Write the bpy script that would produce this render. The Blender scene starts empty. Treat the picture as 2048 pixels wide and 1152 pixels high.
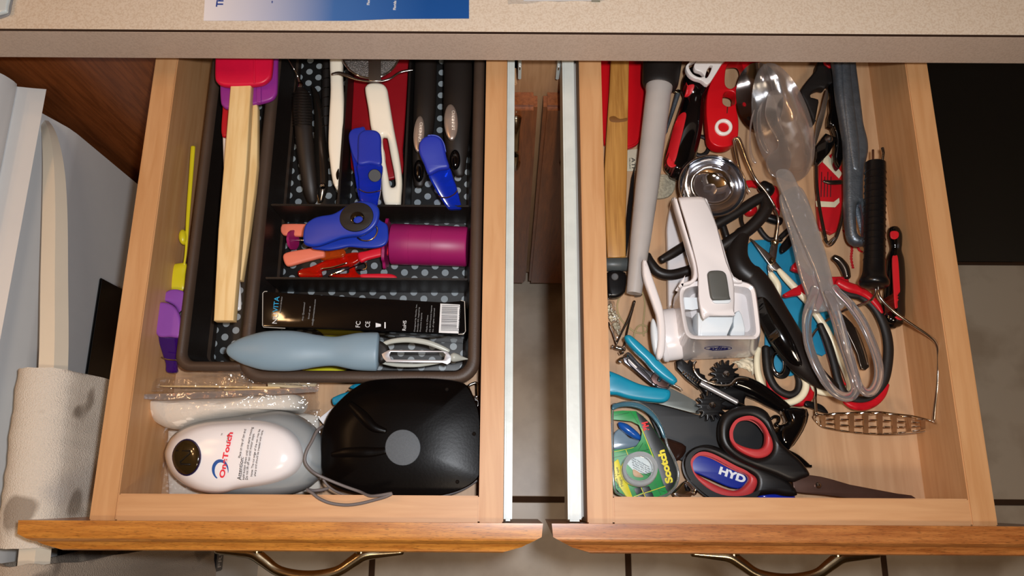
import bpy, bmesh, math, random
from mathutils import Vector, Matrix, noise
R = math.radians
random.seed(7)
C = bpy.context.scene.collection
SC = bpy.context.scene

# ------------------------------------------------------------------ camera
F = 1530.0                      # focal length in pixels of a 2048 x 1152 frame
TILT, ROLL = R(15.21), R(0.36)
CAMZ = 1.445
_fw = Vector((0, math.sin(TILT), -math.cos(TILT)))
_up0 = Vector((0, math.cos(TILT), math.sin(TILT)))
_rt0 = Vector((1, 0, 0))
_rt = _rt0 * math.cos(ROLL) + _up0 * math.sin(ROLL)
_up = -_rt0 * math.sin(ROLL) + _up0 * math.cos(ROLL)
cd = bpy.data.cameras.new('camera')
cam = bpy.data.objects.new('camera', cd)
C.objects.link(cam)
cd.sensor_fit = 'HORIZONTAL'
cd.sensor_width = 36.0
cd.lens = 36.0 * F / 2048.0
cd.clip_start = 0.01
cam.matrix_world = Matrix(((_rt.x, _up.x, -_fw.x, 0), (_rt.y, _up.y, -_fw.y, 0), (_rt.z, _up.z, -_fw.z, CAMZ), (0, 0, 0, 1)))
SC.camera = cam

# ------------------------------------------------------------------ world, lights, exposure
SC.view_settings.view_transform = 'Standard'
SC.view_settings.look = 'None'
SC.view_settings.gamma = 1.0
SC.view_settings.use_curve_mapping = False
SC.view_settings.exposure = 0.0
wd = bpy.data.worlds.new('world')
SC.world = wd
wd.use_nodes = True
wd.node_tree.nodes['Background'].inputs[0].default_value = (1.0, 0.72, 0.5, 1)
wd.node_tree.nodes['Background'].inputs[1].default_value = 0.05

def light(name, kind, loc, energy, color, size=0.1, target=None):
    ld = bpy.data.lights.new(name, kind)
    ld.energy = energy
    ld.color = color
    if kind == 'AREA':
        ld.shape = 'DISK'
        ld.size = size
    else:
        ld.shadow_soft_size = size
    o = bpy.data.objects.new(name, ld)
    C.objects.link(o)
    o.location = loc
    if target:
        o.rotation_euler = (Vector(target) - Vector(loc)).to_track_quat('-Z', 'Y').to_euler()
    return o

light('camera_flash', 'AREA', (0.030, 0.020, 1.462), 3.7, (0.92, 0.95, 1.0), 0.022, (0.0, 0.16, 0.8))
for _x, _y in ((-1.15, 0.32), (-0.95, 0.16), (-0.95, 0.48)):
    light('ceiling_bulb', 'POINT', (_x, _y, 2.12), 4.5, (1.0, 0.58, 0.28), 0.035)

light('fill_lamp', 'AREA', (0.20, -0.65, 2.38), 7.5, (1.0, 0.80, 0.60), 0.30, (0.25, -0.5, 0.0))  # unseen fill light, added to brighten the floor tiles

# ------------------------------------------------------------------ pixel -> point on a height plane
def W(px, py, z):
    d = _fw + _rt * ((px - 1024) / F) - _up * ((py - 576) / F)
    s = (CAMZ - z) / (-d.z)
    return Vector((d.x * s, d.y * s, z))

def S(z, px=1024, py=600):      # metres in one pixel at this height
    d = _fw - _up * ((py - 576) / F)
    return (CAMZ - z) / (-d.z) / F

def K(ox, oy, s):               # crop coordinates -> photo pixels
    def f(pts):
        return [(ox + p[0] / s, oy + p[1] / s) + tuple(p[2:]) for p in pts]
    return f

K4 = K(400, 90, 3.49); K5 = K(660, 90, 3.388); K6 = K(500, 380, 3.84); K7 = K(420, 560, 3.657)
K8 = K(240, 720, 3.388); K2 = K(0, 400, 2.88); KB = K(580, 740, 3.6); KK = K(260, 730, 4.267)
Q3 = K(1180, 100, 3.6); Q4 = K(1400, 100, 3.6); Q5 = K(1580, 100, 3.2); Q6 = K(1180, 380, 3.03)
Q7 = K(1440, 380, 3.6); Q8 = K(1600, 400, 2.303); C1 = K(1200, 640, 4.432); C2 = K(1200, 780, 4.431)
C3 = K(1380, 700, 3.6); C4 = K(1500, 680, 3.3875); D1 = K(1200, 500, 5.236); D2 = K(1470, 440, 6.4)
D3 = K(1590, 110, 5.238); D5 = K(1560, 520, 3.716); D6 = K(1380, 360, 5.76)

# ------------------------------------------------------------------ materials
def lin(h):
    h = h.lstrip('#')
    r = []
    for i in (0, 2, 4):
        c = int(h[i:i + 2], 16) / 255
        r.append(c / 12.92 if c <= 0.04045 else ((c + 0.055) / 1.055) ** 2.4)
    return (r[0], r[1], r[2], 1)

MATS = {}
def mat(name, col, rough=0.5, metal=0.0, trans=0.0, ior=1.45, noise_amt=0.06, nscale=60.0, bump=0.0, bscale=300.0, coat=0.0, spec=0.5, sss=0.0, stretch=None):
    if name in MATS:
        return MATS[name]
    m = bpy.data.materials.new(name)
    m.use_nodes = True
    nt = m.node_tree
    b = nt.nodes['Principled BSDF']
    b.inputs['Roughness'].default_value = rough
    b.inputs['Metallic'].default_value = metal
    b.inputs['Transmission Weight'].default_value = trans
    b.inputs['IOR'].default_value = ior
    b.inputs['Coat Weight'].default_value = coat
    b.inputs['Coat Roughness'].default_value = 0.08
    b.inputs['Specular IOR Level'].default_value = spec
    if sss:
        b.inputs['Subsurface Weight'].default_value = sss
        b.inputs['Subsurface Radius'].default_value = (0.004, 0.003, 0.002)
    c = lin(col)
    tc = nt.nodes.new('ShaderNodeTexCoord')
    mp = nt.nodes.new('ShaderNodeMapping')
    if stretch:
        mp.inputs['Scale'].default_value = stretch
    nt.links.new(tc.outputs['Object'], mp.inputs['Vector'])
    n = nt.nodes.new('ShaderNodeTexNoise')
    n.inputs['Scale'].default_value = nscale
    n.inputs['Detail'].default_value = 4
    nt.links.new(mp.outputs[0], n.inputs['Vector'])
    r = nt.nodes.new('ShaderNodeValToRGB')
    r.color_ramp.elements[0].position = 0.3
    r.color_ramp.elements[1].position = 0.7
    lo, hi = 1 - noise_amt, 1 + noise_amt
    r.color_ramp.elements[0].color = (c[0] * lo, c[1] * lo, c[2] * lo, 1)
    r.color_ramp.elements[1].color = (min(1, c[0] * hi), min(1, c[1] * hi), min(1, c[2] * hi), 1)
    nt.links.new(n.outputs[0], r.inputs[0])
    nt.links.new(r.outputs[0], b.inputs['Base Color'])
    if bump:
        n2 = nt.nodes.new('ShaderNodeTexNoise')
        n2.inputs['Scale'].default_value = bscale
        n2.inputs['Detail'].default_value = 3
        nt.links.new(mp.outputs[0], n2.inputs['Vector'])
        bp = nt.nodes.new('ShaderNodeBump')
        bp.inputs['Strength'].default_value = bump
        bp.inputs['Distance'].default_value = 0.002
        nt.links.new(n2.outputs[0], bp.inputs['Height'])
        nt.links.new(bp.outputs[0], b.inputs['Normal'])
    MATS[name] = m
    return m

def wood(name, light_c, dark_c, stretch, scale=18.0, rough=0.5, pores=0.0, coat=0.0):
    """grain: noise stretched along one axis, with finer dark pores on top"""
    if name in MATS:
        return MATS[name]
    m = bpy.data.materials.new(name)
    m.use_nodes = True
    nt = m.node_tree
    b = nt.nodes['Principled BSDF']
    b.inputs['Roughness'].default_value = rough
    b.inputs['Coat Weight'].default_value = coat
    b.inputs['Coat Roughness'].default_value = 0.22
    tc = nt.nodes.new('ShaderNodeTexCoord')
    mp = nt.nodes.new('ShaderNodeMapping')
    mp.inputs['Scale'].default_value = stretch
    nt.links.new(tc.outputs['Object'], mp.inputs['Vector'])
    n = nt.nodes.new('ShaderNodeTexNoise')
    n.inputs['Scale'].default_value = scale
    n.inputs['Detail'].default_value = 5
    n.inputs['Distortion'].default_value = 0.6
    nt.links.new(mp.outputs[0], n.inputs['Vector'])
    r = nt.nodes.new('ShaderNodeValToRGB')
    r.color_ramp.elements[0].position = 0.32
    r.color_ramp.elements[0].color = lin(dark_c)
    r.color_ramp.elements[1].position = 0.62
    r.color_ramp.elements[1].color = lin(light_c)
    nt.links.new(n.outputs[0], r.inputs[0])
    out = r.outputs[0]
    if pores:
        n2 = nt.nodes.new('ShaderNodeTexNoise')
        n2.inputs['Scale'].default_value = scale * 7
        n2.inputs['Detail'].default_value = 2
        nt.links.new(mp.outputs[0], n2.inputs['Vector'])
        r2 = nt.nodes.new('ShaderNodeValToRGB')
        r2.color_ramp.elements[0].position = 0.34
        r2.color_ramp.elements[0].color = (1 - pores, 1 - pores, 1 - pores, 1)
        r2.color_ramp.elements[1].position = 0.44
        r2.color_ramp.elements[1].color = (1, 1, 1, 1)
        nt.links.new(n2.outputs[0], r2.inputs[0])
        mx = nt.nodes.new('ShaderNodeMixRGB')
        mx.blend_type = 'MULTIPLY'
        mx.inputs[0].default_value = 1
        nt.links.new(out, mx.inputs[1])
        nt.links.new(r2.outputs[0], mx.inputs[2])
        out = mx.outputs[0]
    nt.links.new(out, b.inputs['Base Color'])
    MATS[name] = m
    return m

def dotted(name, base, dot, px_, py_, rad, rough=0.45):
    m = bpy.data.materials.new(name)
    m.use_nodes = True
    nt = m.node_tree
    b = nt.nodes['Principled BSDF']
    b.inputs['Roughness'].default_value = rough
    tc = nt.nodes.new('ShaderNodeTexCoord')
    sp = nt.nodes.new('ShaderNodeSeparateXYZ')
    nt.links.new(tc.outputs['Object'], sp.inputs[0])
    def M(op, a, c=None):
        n = nt.nodes.new('ShaderNodeMath')
        n.operation = op
        for i, v in enumerate((a, c)):
            if v is None: continue
            if isinstance(v, (int, float)): n.inputs[i].default_value = v
            else: nt.links.new(v, n.inputs[i])
        return n.outputs[0]
    def lat(ox, oy):
        x = M('PINGPONG', M('ADD', sp.outputs[0], 5 * px_ * 20 + ox), px_ / 2)
        y = M('PINGPONG', M('ADD', sp.outputs[1], 5 * py_ * 20 + oy), py_ / 2)
        return M('SQRT', M('ADD', M('MULTIPLY', x, x), M('MULTIPLY', y, y)))
    d = M('MINIMUM', lat(0, 0), lat(px_ / 2, py_ / 2))
    k = M('LESS_THAN', d, rad)
    mx = nt.nodes.new('ShaderNodeMixRGB')
    nt.links.new(k, mx.inputs[0])
    mx.inputs[1].default_value = lin(base)
    mx.inputs[2].default_value = lin(dot)
    nt.links.new(mx.outputs[0], b.inputs['Base Color'])
    MATS[name] = m
    return m

def film(name, tint=(0.95, 0.95, 0.95), gloss=0.14, scale=90, strength=0.6, milky=0.06):
    """thin clear plastic: see-through, with crinkled glossy reflections"""
    m = bpy.data.materials.new(name)
    m.use_nodes = True
    nt = m.node_tree
    for n in list(nt.nodes):
        if n.type == 'BSDF_PRINCIPLED': nt.nodes.remove(n)
    out = [n for n in nt.nodes if n.type == 'OUTPUT_MATERIAL'][0]
    tr = nt.nodes.new('ShaderNodeBsdfTransparent'); tr.inputs[0].default_value = tint + (1,)
    gl = nt.nodes.new('ShaderNodeBsdfGlossy'); gl.inputs['Roughness'].default_value = 0.12
    df = nt.nodes.new('ShaderNodeBsdfDiffuse'); df.inputs[0].default_value = (0.8, 0.78, 0.74, 1)
    tc = nt.nodes.new('ShaderNodeTexCoord')
    n = nt.nodes.new('ShaderNodeTexNoise'); n.inputs['Scale'].default_value = scale
    nt.links.new(tc.outputs['Object'], n.inputs['Vector'])
    bp = nt.nodes.new('ShaderNodeBump'); bp.inputs['Strength'].default_value = strength; bp.inputs['Distance'].default_value = 0.01
    nt.links.new(n.outputs[0], bp.inputs['Height'])
    nt.links.new(bp.outputs[0], gl.inputs['Normal'])
    m1 = nt.nodes.new('ShaderNodeMixShader'); m1.inputs[0].default_value = milky
    nt.links.new(tr.outputs[0], m1.inputs[1]); nt.links.new(df.outputs[0], m1.inputs[2])
    m2 = nt.nodes.new('ShaderNodeMixShader'); m2.inputs[0].default_value = gloss
    nt.links.new(m1.outputs[0], m2.inputs[1]); nt.links.new(gl.outputs[0], m2.inputs[2])
    nt.links.new(m2.outputs[0], out.inputs[0])
    MATS[name] = m
    return m

def glitter(name, a, b_, scale=200, rough=0.6):       # speckled two-colour stone or laminate
    m = bpy.data.materials.new(name)
    m.use_nodes = True
    nt = m.node_tree
    b = nt.nodes['Principled BSDF']
    b.inputs['Roughness'].default_value = rough
    tc = nt.nodes.new('ShaderNodeTexCoord')
    n = nt.nodes.new('ShaderNodeTexNoise'); n.inputs['Scale'].default_value = scale; n.inputs['Detail'].default_value = 6
    nt.links.new(tc.outputs['Object'], n.inputs['Vector'])
    r = nt.nodes.new('ShaderNodeValToRGB')
    r.color_ramp.elements[0].position = 0.38; r.color_ramp.elements[0].color = lin(b_)
    r.color_ramp.elements[1].position = 0.56; r.color_ramp.elements[1].color = lin(a)
    nt.links.new(n.outputs[0], r.inputs[0])
    nt.links.new(r.outputs[0], b.inputs['Base Color'])
    MATS[name] = m
    return m

maple_y = wood('maple_long', '#CB9A6A', '#BF8B5A', (9, 0.7, 9), 16, 0.48)
maple_x = wood('maple_cross', '#CC9C6E', '#C08E60', (0.7, 9, 9), 16, 0.48)
maple_bot = wood('maple_floor', '#C09A75', '#B28A65', (9, 0.7, 9), 14, 0.5)
oak = wood('oak_front', '#CB8738', '#AB6826', (1.2, 14, 14), 22, 0.38, 0.45, 0.35)
oak_r = wood('oak_front_red', '#B6743A', '#945424', (1.2, 14, 14), 22, 0.38, 0.45, 0.35)
darkoak = wood('oak_cabinet', '#99552A', '#7C421E', (14, 14, 1.0), 20, 0.4, 0.2, 0.2)
stilewood = wood('stile_wood', '#C79A70', '#B98C62', (14, 14, 1.0), 18, 0.5)
laminate = glitter('laminate', '#DACBB8', '#CDBAA4', 700, 0.5)
laminate_e = glitter('laminate_edge', '#CDB6A2', '#C2AA96', 700, 0.5)
seam = mat('seam_brown', '#2A160A', 0.6)
slide_w = mat('slide_enamel', '#CDD2CC', 0.35, 0, bump=0.1, bscale=80)
brass = mat('antique_brass', '#AC9F84', 0.2, 1.0, noise_amt=0.2, nscale=90)
bladem = mat('blade_steel', '#DADADE', 0.28, 0.8)
chrome = mat('chrome', '#E4E4E8', 0.06, 1.0, noise_amt=0.02)
steel = mat('brushed_steel', '#B8B4B0', 0.25, 1.0, noise_amt=0.1)
wire = mat('steel_wire', '#C9C2B8', 0.16, 1.0)
castmetal = mat('cast_aluminium', '#6C747C', 0.42, 0.75, noise_amt=0.15, nscale=150, bump=0.15, bscale=600)
darksteel = mat('dark_steel', '#5A5048', 0.2, 0.9, noise_amt=0.15)
brownblade = mat('brown_steel', '#5E443A', 0.33, 0.6, noise_amt=0.15)
black = mat('black_plastic', '#0E0D0E', 0.28)
blackmat = mat('black_rubber', '#17120F', 0.55, bump=0.05)
blacksoft = mat('black_soft', '#1E1713', 0.5)
blackgloss = mat('black_gloss', '#060607', 0.06, coat=0.5)
traydark = mat('tray_plastic', '#191310', 0.42, noise_amt=0.08, bump=0.08, bscale=900)
trayrim = mat('tray_rim', '#46362B', 0.5, noise_amt=0.08, bump=0.08, bscale=900)
trayfloor = dotted('tray_dots', '#131313', '#8A9296', 0.0184, 0.0123, 0.0031)
white = mat('white_plastic', '#E9E2DC', 0.22, noise_amt=0.01)
white_w = mat('white_warm', '#F1E7D3', 0.25, noise_amt=0.01)
enamel = mat('white_enamel', '#D9D9D8', 0.25, noise_amt=0.01)
enamel2 = mat('cream_handle', '#DDD3C0', 0.3, noise_amt=0.01)
greypl = mat('grey_plastic', '#8D908F', 0.35, noise_amt=0.02)
greydk = mat('grey_button', '#4F4F4A', 0.5)
# ------------------------------------------------------------------ mesh helpers
def smooth_pts(pts, n=4, closed=True):
    """Catmull-Rom through the points"""
    P = [Vector(p) for p in pts]
    N = len(P)
    out = []
    rng = range(N) if closed else range(N - 1)
    for i in rng:
        if closed:
            a, b, c, d = P[(i - 1) % N], P[i], P[(i + 1) % N], P[(i + 2) % N]
        else:
            a, b, c, d = P[max(i - 1, 0)], P[i], P[i + 1], P[min(i + 2, N - 1)]
        for k in range(n):
            t = k / n
            out.append(0.5 * ((2 * b) + (-a + c) * t + (2 * a - 5 * b + 4 * c - d) * t * t + (-a + 3 * b - 3 * c + d) * t ** 3))
    if not closed:
        out.append(P[-1].copy())
    return out

def ell(cx, cy, rx, ry, n=24, rot=0.0, a0=0, a1=360):
    c, s = math.cos(R(rot)), math.sin(R(rot))
    full = abs(a1 - a0) >= 360
    out = []
    for i in range(n if full else n + 1):
        a = R(a0 + (a1 - a0) * i / n)
        x, y = rx * math.cos(a), ry * math.sin(a)
        out.append((cx + x * c - y * s, cy + x * s + y * c))
    return out

def finish_mesh(me, angle=35):
    for p in me.polygons: p.use_smooth = True
    try: me.set_sharp_from_angle(angle=R(angle))
    except Exception: pass

class Part:
    def __init__(s, ob): s.ob = ob

class Thing:
    """collects parts in world space; done() places the root at the thing's base and makes the parts its children"""
    def __init__(s, name, label, cat, group=None, kind=None, single=False):
        s.name, s.label, s.cat, s.group, s.kind = name, label, cat, group, kind
        s.parts = []          # (object, parent object or None)
    def add(s, name, me, m, parent=None, label=None, angle=35, kind=None):
        if m is not None:
            me.materials.clear(); me.materials.append(m)
        finish_mesh(me, angle)
        o = bpy.data.objects.new(name, me)
        C.objects.link(o)
        if label: o['label'] = label
        if kind: o['kind'] = kind
        s.parts.append((o, parent))
        return o
    def done(s, loc=None):
        lo = Vector((1e9,) * 3); hi = Vector((-1e9,) * 3)
        for o, _ in s.parts:
            for v in o.data.vertices:
                for i in range(3):
                    lo[i] = min(lo[i], v.co[i]); hi[i] = max(hi[i], v.co[i])
        if loc is None: loc = Vector(((lo.x + hi.x) / 2, (lo.y + hi.y) / 2, lo.z))
        if len(s.parts) == 1:
            root = s.parts[0][0]
            root.name = s.name
            root.data.transform(Matrix.Translation(-loc))
        else:
            root = bpy.data.objects.new(s.name, None)
            root.empty_display_size = 0.01
            C.objects.link(root)
            done = set()
            for o, p in s.parts:
                if o.data.name not in done:
                    o.data.transform(Matrix.Translation(-loc))
                    done.add(o.data.name)
                o.parent = p if p is not None else root
        root.location = loc
        if s.kind: root['kind'] = s.kind
        if s.label: root['label'] = s.label
        if s.cat: root['category'] = s.cat
        g_ = s.group or {'spatula': 'spatulas', 'bag_clip': 'plastic bag clips', 'tool_handle': 'black handles with oval badges', 'screwdriver': 'black and red screwdrivers', 'drawer': 'open kitchen drawers'}.get(s.name)
        if g_ and s.cat: root['group'] = g_
        s.root = root
        return root
    def scale_cam(s, k):
        """moves everything further away along the sight lines and enlarges it to match (used to give the range its real distance)"""
        for o, _ in s.parts:
            for v in o.data.vertices:
                v.co = (v.co.x * k, v.co.y * k, max(0.0, CAMZ - (CAMZ - v.co.z) * k))
    def drape(s, obs, target, off=0.0, maxe=0.0):
        """lays flat print onto the curved surface of another part"""
        from mathutils.bvhtree import BVHTree
        bm = bmesh.new(); bm.from_mesh(target.data); bv = BVHTree.FromBMesh(bm)
        for o in obs:
            zs = [v.co.z for v in o.data.vertices]; z0 = min(zs)
            if maxe:
                b2 = bmesh.new(); b2.from_mesh(o.data)
                bmesh.ops.triangulate(b2, faces=b2.faces)
                for _i in range(5):
                    ee = [e for e in b2.edges if e.calc_length() > maxe]
                    if not ee: break
                    bmesh.ops.subdivide_edges(b2, edges=ee, cuts=1)
                    bmesh.ops.triangulate(b2, faces=b2.faces)
                b2.to_mesh(o.data); b2.free()
            for v in o.data.vertices:
                h = bv.ray_cast(Vector((v.co.x, v.co.y, 2.0)), Vector((0, 0, -1)))
                if h[0] is not None: v.co.z = h[0].z + off + (v.co.z - z0)
        bm.free()
    def stamp(s, obs, target, off=0.0004):
        """sets flat print onto a sloping surface: each point moves along its sight line until it meets the surface"""
        from mathutils.bvhtree import BVHTree
        bm = bmesh.new(); bm.from_mesh(target.data); bv = BVHTree.FromBMesh(bm)
        eye = Vector((0, 0, CAMZ))
        for o in obs:
            b2 = bmesh.new(); b2.from_mesh(o.data)
            z0 = min(v.co.z for v in b2.verts)
            for v in b2.verts:
                d = (v.co - eye).normalized()
                h = bv.ray_cast(eye, d)
                if h[0] is not None: v.co = h[0] - d * (off + (v.co.z - z0))
            b2.to_mesh(o.data); b2.free()
        bm.free()
    # ---- shapes
    def slab(s, name, pts, z, t, m, bevel=0.0008, holes=(), smooth=4, parent=None, label=None, world=False, kind=None, crown=0.0, bres=2):
        """flat piece seen from above: pixel outline on its top face at height z (number, or ((px,py,z),(px,py,z)) for a slope), t thick"""
        if isinstance(z, (int, float)):
            zf = lambda x, y: z
            A = B = None
        else:
            (ax, ay, az), (bx, by, bz) = z
            L2 = (bx - ax) ** 2 + (by - ay) ** 2
            zf = lambda x, y: az + (bz - az) * ((x - ax) * (bx - ax) + (y - ay) * (by - ay)) / L2
            A, B = W(ax, ay, az), W(bx, by, bz)
        def wp(P):
            if smooth: P = [tuple(v) for v in smooth_pts([(p[0], p[1], 0) for p in P], smooth)]
            return [W(p[0], p[1], zf(p[0], p[1])) for p in P] if not world else [Vector((p[0], p[1], 0)) for p in P]
        loops = [wp(pts)] + [wp(h) for h in holes]
        cu = bpy.data.curves.new('c', 'CURVE')
        cu.dimensions = '2D'
        cu.fill_mode = 'BOTH'
        bevel = min(bevel, t / 2 - 1e-5)
        cu.extrude = t / 2 - bevel
        cu.bevel_depth = bevel
        cu.bevel_resolution = bres
        cu.offset = -bevel
        cx = sum(v.x for v in loops[0]) / len(loops[0]); cy = sum(v.y for v in loops[0]) / len(loops[0])
        for lp in loops:
            sp = cu.splines.new('POLY')
            sp.points.add(len(lp) - 1)
            for q, v in zip(sp.points, lp): q.co = ((v.x - cx) * 1, (v.y - cy) * 1, 0, 1)
            sp.use_cyclic_u = True
        tmp = bpy.data.objects.new('tmp', cu)
        me = bpy.data.meshes.new_from_object(tmp)
        bpy.data.objects.remove(tmp); bpy.data.curves.remove(cu)
        bm = bmesh.new(); bm.from_mesh(me)
        bmesh.ops.remove_doubles(bm, verts=bm.verts, dist=1e-6)
        for v in bm.verts:
            x, y = v.co.x + cx, v.co.y + cy
            if A is None: zz = z
            else:
                d = B - A
                zz = A.z + d.z * ((x - A.x) * d.x + (y - A.y) * d.y) / (d.x ** 2 + d.y ** 2)
            v.co = (x, y, zz - t / 2 + v.co.z)
        bmesh.ops.recalc_face_normals(bm, faces=bm.faces)
        bm.to_mesh(me); bm.free()
        return s.add(name, me, m, parent, label, kind=kind)
    def tube(s, name, pts, r, m, closed=False, n=12, seg=5, flat=1.0, parent=None, label=None, world=False, pxr=True, cap=True, rough_pts=False):
        """swept round bar; pts (px,py,z) of the centre line, r radius in pixels (number or list); flat squashes it in height"""
        rl = list(r) if isinstance(r, (list, tuple)) else [r] * len(pts)
        w = [Vector(p) if world else W(*p) for p in pts]
        if pxr: rl = [q * S(p.z) for q, p in zip(rl, w)]
        data = [Vector((p.x, p.y, p.z, q)) for p, q in zip(w, rl)]
        if seg > 1:
            N = len(data); out = []
            for i in (range(N) if closed else range(N - 1)):
                if closed: a, b, c, d = data[(i - 1) % N], data[i], data[(i + 1) % N], data[(i + 2) % N]
                else: a, b, c, d = data[max(i - 1, 0)], data[i], data[i + 1], data[min(i + 2, N - 1)]
                for k in range(seg):
                    t = k / seg
                    out.append(0.5 * ((2 * b) + (-a + c) * t + (2 * a - 5 * b + 4 * c - d) * t * t + (-a + 3 * b - 3 * c + d) * t ** 3))
            if not closed: out.append(data[-1])
            data = out
        V, Fc = [], []
        N = len(data)
        ref = Vector((0, 0, 1))
        for i in range(N):
            p = data[i].to_3d()
            a = data[(i - 1) % N if closed else max(i - 1, 0)].to_3d()
            b = data[(i + 1) % N if closed else min(i + 1, N - 1)].to_3d()
            tg = (b - a)
            if tg.length < 1e-9: tg = Vector((1, 0, 0))
            tg.normalize()
            u = tg.cross(ref)
            if u.length < 0.15:
                u = tg.cross(Vector((0, 1, 0)))
            u.normalize()
            v = u.cross(tg)
            rr = max(data[i][3], 1e-5)
            for k in range(n):
                an = 2 * math.pi * k / n
                V.append(p + u * rr * math.cos(an) + v * rr * flat * math.sin(an))
        for i in range(N if closed else N - 1):
            j = (i + 1) % N
            for k in range(n):
                l = (k + 1) % n
                Fc.append((i * n + k, i * n + l, j * n + l, j * n + k))
        if not closed and cap:
            # rounded ends
            for idx, sgn in ((0, -1), (N - 1, 1)):
                p = data[idx].to_3d()
                q = data[1 if idx == 0 else N - 2].to_3d()
                tg = (p - q)
                if tg.length < 1e-9: tg = Vector((1, 0, 0))
                tg.normalize()
                base = idx * n
                ring = [base + k for k in range(n)]
                rr = data[idx][3]
                for f, g in ((0.75, 0.35), (0.35, 0.5)):
                    st = len(V)
                    for k in range(n):
                        V.append(p + (V[base + k] - p) * f + tg * rr * g)
                    new = list(range(st, st + n))
                    for k in range(n):
                        l = (k + 1) % n
                        Fc.append((ring[k], new[k], new[l], ring[l]))
                    ring = new
                Fc.append(tuple(ring))
        me = bpy.data.meshes.new(name)
        me.from_pydata([tuple(v) for v in V], [], Fc)
        bm = bmesh.new(); bm.from_mesh(me)
        bmesh.ops.recalc_face_normals(bm, faces=bm.faces)
        bm.to_mesh(me); bm.free()
        return s.add(name, me, m, parent, label, angle=50)
    def lathe(s, name, p0, p1, prof, m, n=28, parent=None, label=None, world=False, pxr=True, flat=1.0, seg=3):
        """solid of revolution between two points; prof [(t, radius px)]"""
        A = Vector(p0) if world else W(*p0)
        B = Vector(p1) if world else W(*p1)
        if seg > 1:
            pr = [(v.x, max(v.y, 0)) for v in smooth_pts([(a, b, 0) for a, b in prof], seg, False)]
        else: pr = prof
        sc = S((A.z + B.z) / 2) if pxr else 1.0
        tg = (B - A); L = tg.length; tg.normalize()
        u = tg.cross(Vector((0, 0, 1)))
        if u.length < 0.05: u = Vector((1, 0, 0))
        u.normalize(); v = u.cross(tg)
        V, Fc = [], []
        for t, rr in pr:
            for k in range(n):
                an = 2 * math.pi * k / n
                V.append(A + tg * (L * t) + u * (max(rr, 0.01) * sc * math.cos(an)) + v * (max(rr, 0.01) * sc * flat * math.sin(an)))
        for i in range(len(pr) - 1):
            for k in range(n):
                l = (k + 1) % n
                Fc.append((i * n + k, i * n + l, (i + 1) * n + l, (i + 1) * n + k))
        Fc.append(tuple(range(n))); Fc.append(tuple(range((len(pr) - 1) * n, len(pr) * n)))
        me = bpy.data.meshes.new(name); me.from_pydata([tuple(q) for q in V], [], Fc)
        bm = bmesh.new(); bm.from_mesh(me); bmesh.ops.recalc_face_normals(bm, faces=bm.faces); bm.to_mesh(me); bm.free()
        return s.add(name, me, m, parent, label, angle=40)
    def puff(s, name, pts, z, h, m, base=0.002, parent=None, label=None, smooth=4, power=0.5, rings=8, center=None, wob=0.0):
        """domed piece: pixel outline at its rim height z, rising h; closed underneath"""
        P = [(p[0], p[1]) for p in pts]
        if smooth: P = [(v.x, v.y) for v in smooth_pts([(p[0], p[1], 0) for p in P], smooth)]
        w = [W(p[0], p[1], z) for p in P]
        if center: c = W(center[0], center[1], z)
        else: c = sum(w, Vector()) / len(w)
        n = len(w); V, Fc = [], []
        for v in w: V.append(Vector((v.x, v.y, z - base)))
        for i in range(rings):
            a = i / rings * math.pi / 2
            f = math.cos(a) if power == 0.5 else 1 - i / rings
            hh = h * (math.sin(a) if power == 0.5 else (1 - f ** (1 / power)))
            for v in w:
                q = c + (v - c) * f
                dz = wob * noise.noise(Vector((q.x, q.y, 0)) * 60) if wob else 0
                V.append(Vector((q.x, q.y, z + hh + dz * (1 if i else 0))))
        for i in range(rings):
            for k in range(n):
                l = (k + 1) % n
                Fc.append((i * n + k, i * n + l, (i + 1) * n + l, (i + 1) * n + k))
        V.append(Vector((c.x, c.y, z + h)))
        top = len(V) - 1
        for k in range(n): Fc.append((rings * n + k, rings * n + (k + 1) % n, top))
        Fc.append(tuple(range(n)))
        me = bpy.data.meshes.new(name); me.from_pydata([tuple(q) for q in V], [], Fc)
        bm = bmesh.new(); bm.from_mesh(me); bmesh.ops.recalc_face_normals(bm, faces=bm.faces); bm.to_mesh(me); bm.free()
        return s.add(name, me, m, parent, label, angle=60)
    def loft(s, name, rings, m, parent=None, label=None, smooth=4, caps=(True, True), angle=40):
        """rings: [(pixel outline, z)], equal counts"""
        V, Fc = [], []
        n = None
        for pts, z in rings:
            P = [(p[0], p[1]) for p in pts]
            if smooth: P = [(v.x, v.y) for v in smooth_pts([(p[0], p[1], 0) for p in P], smooth)]
            n = len(P)
            for p in P: V.append(W(p[0], p[1], z))
        for i in range(len(rings) - 1):
            for k in range(n):
                l = (k + 1) % n
                Fc.append((i * n + k, i * n + l, (i + 1) * n + l, (i + 1) * n + k))
        if caps[0]: Fc.append(tuple(range(n)))
        if caps[1]: Fc.append(tuple(range((len(rings) - 1) * n, len(rings) * n)))
        me = bpy.data.meshes.new(name); me.from_pydata([tuple(q) for q in V], [], Fc)
        bm = bmesh.new(); bm.from_mesh(me); bmesh.ops.recalc_face_normals(bm, faces=bm.faces); bm.to_mesh(me); bm.free()
        return s.add(name, me, m, parent, label, angle=angle)
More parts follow.
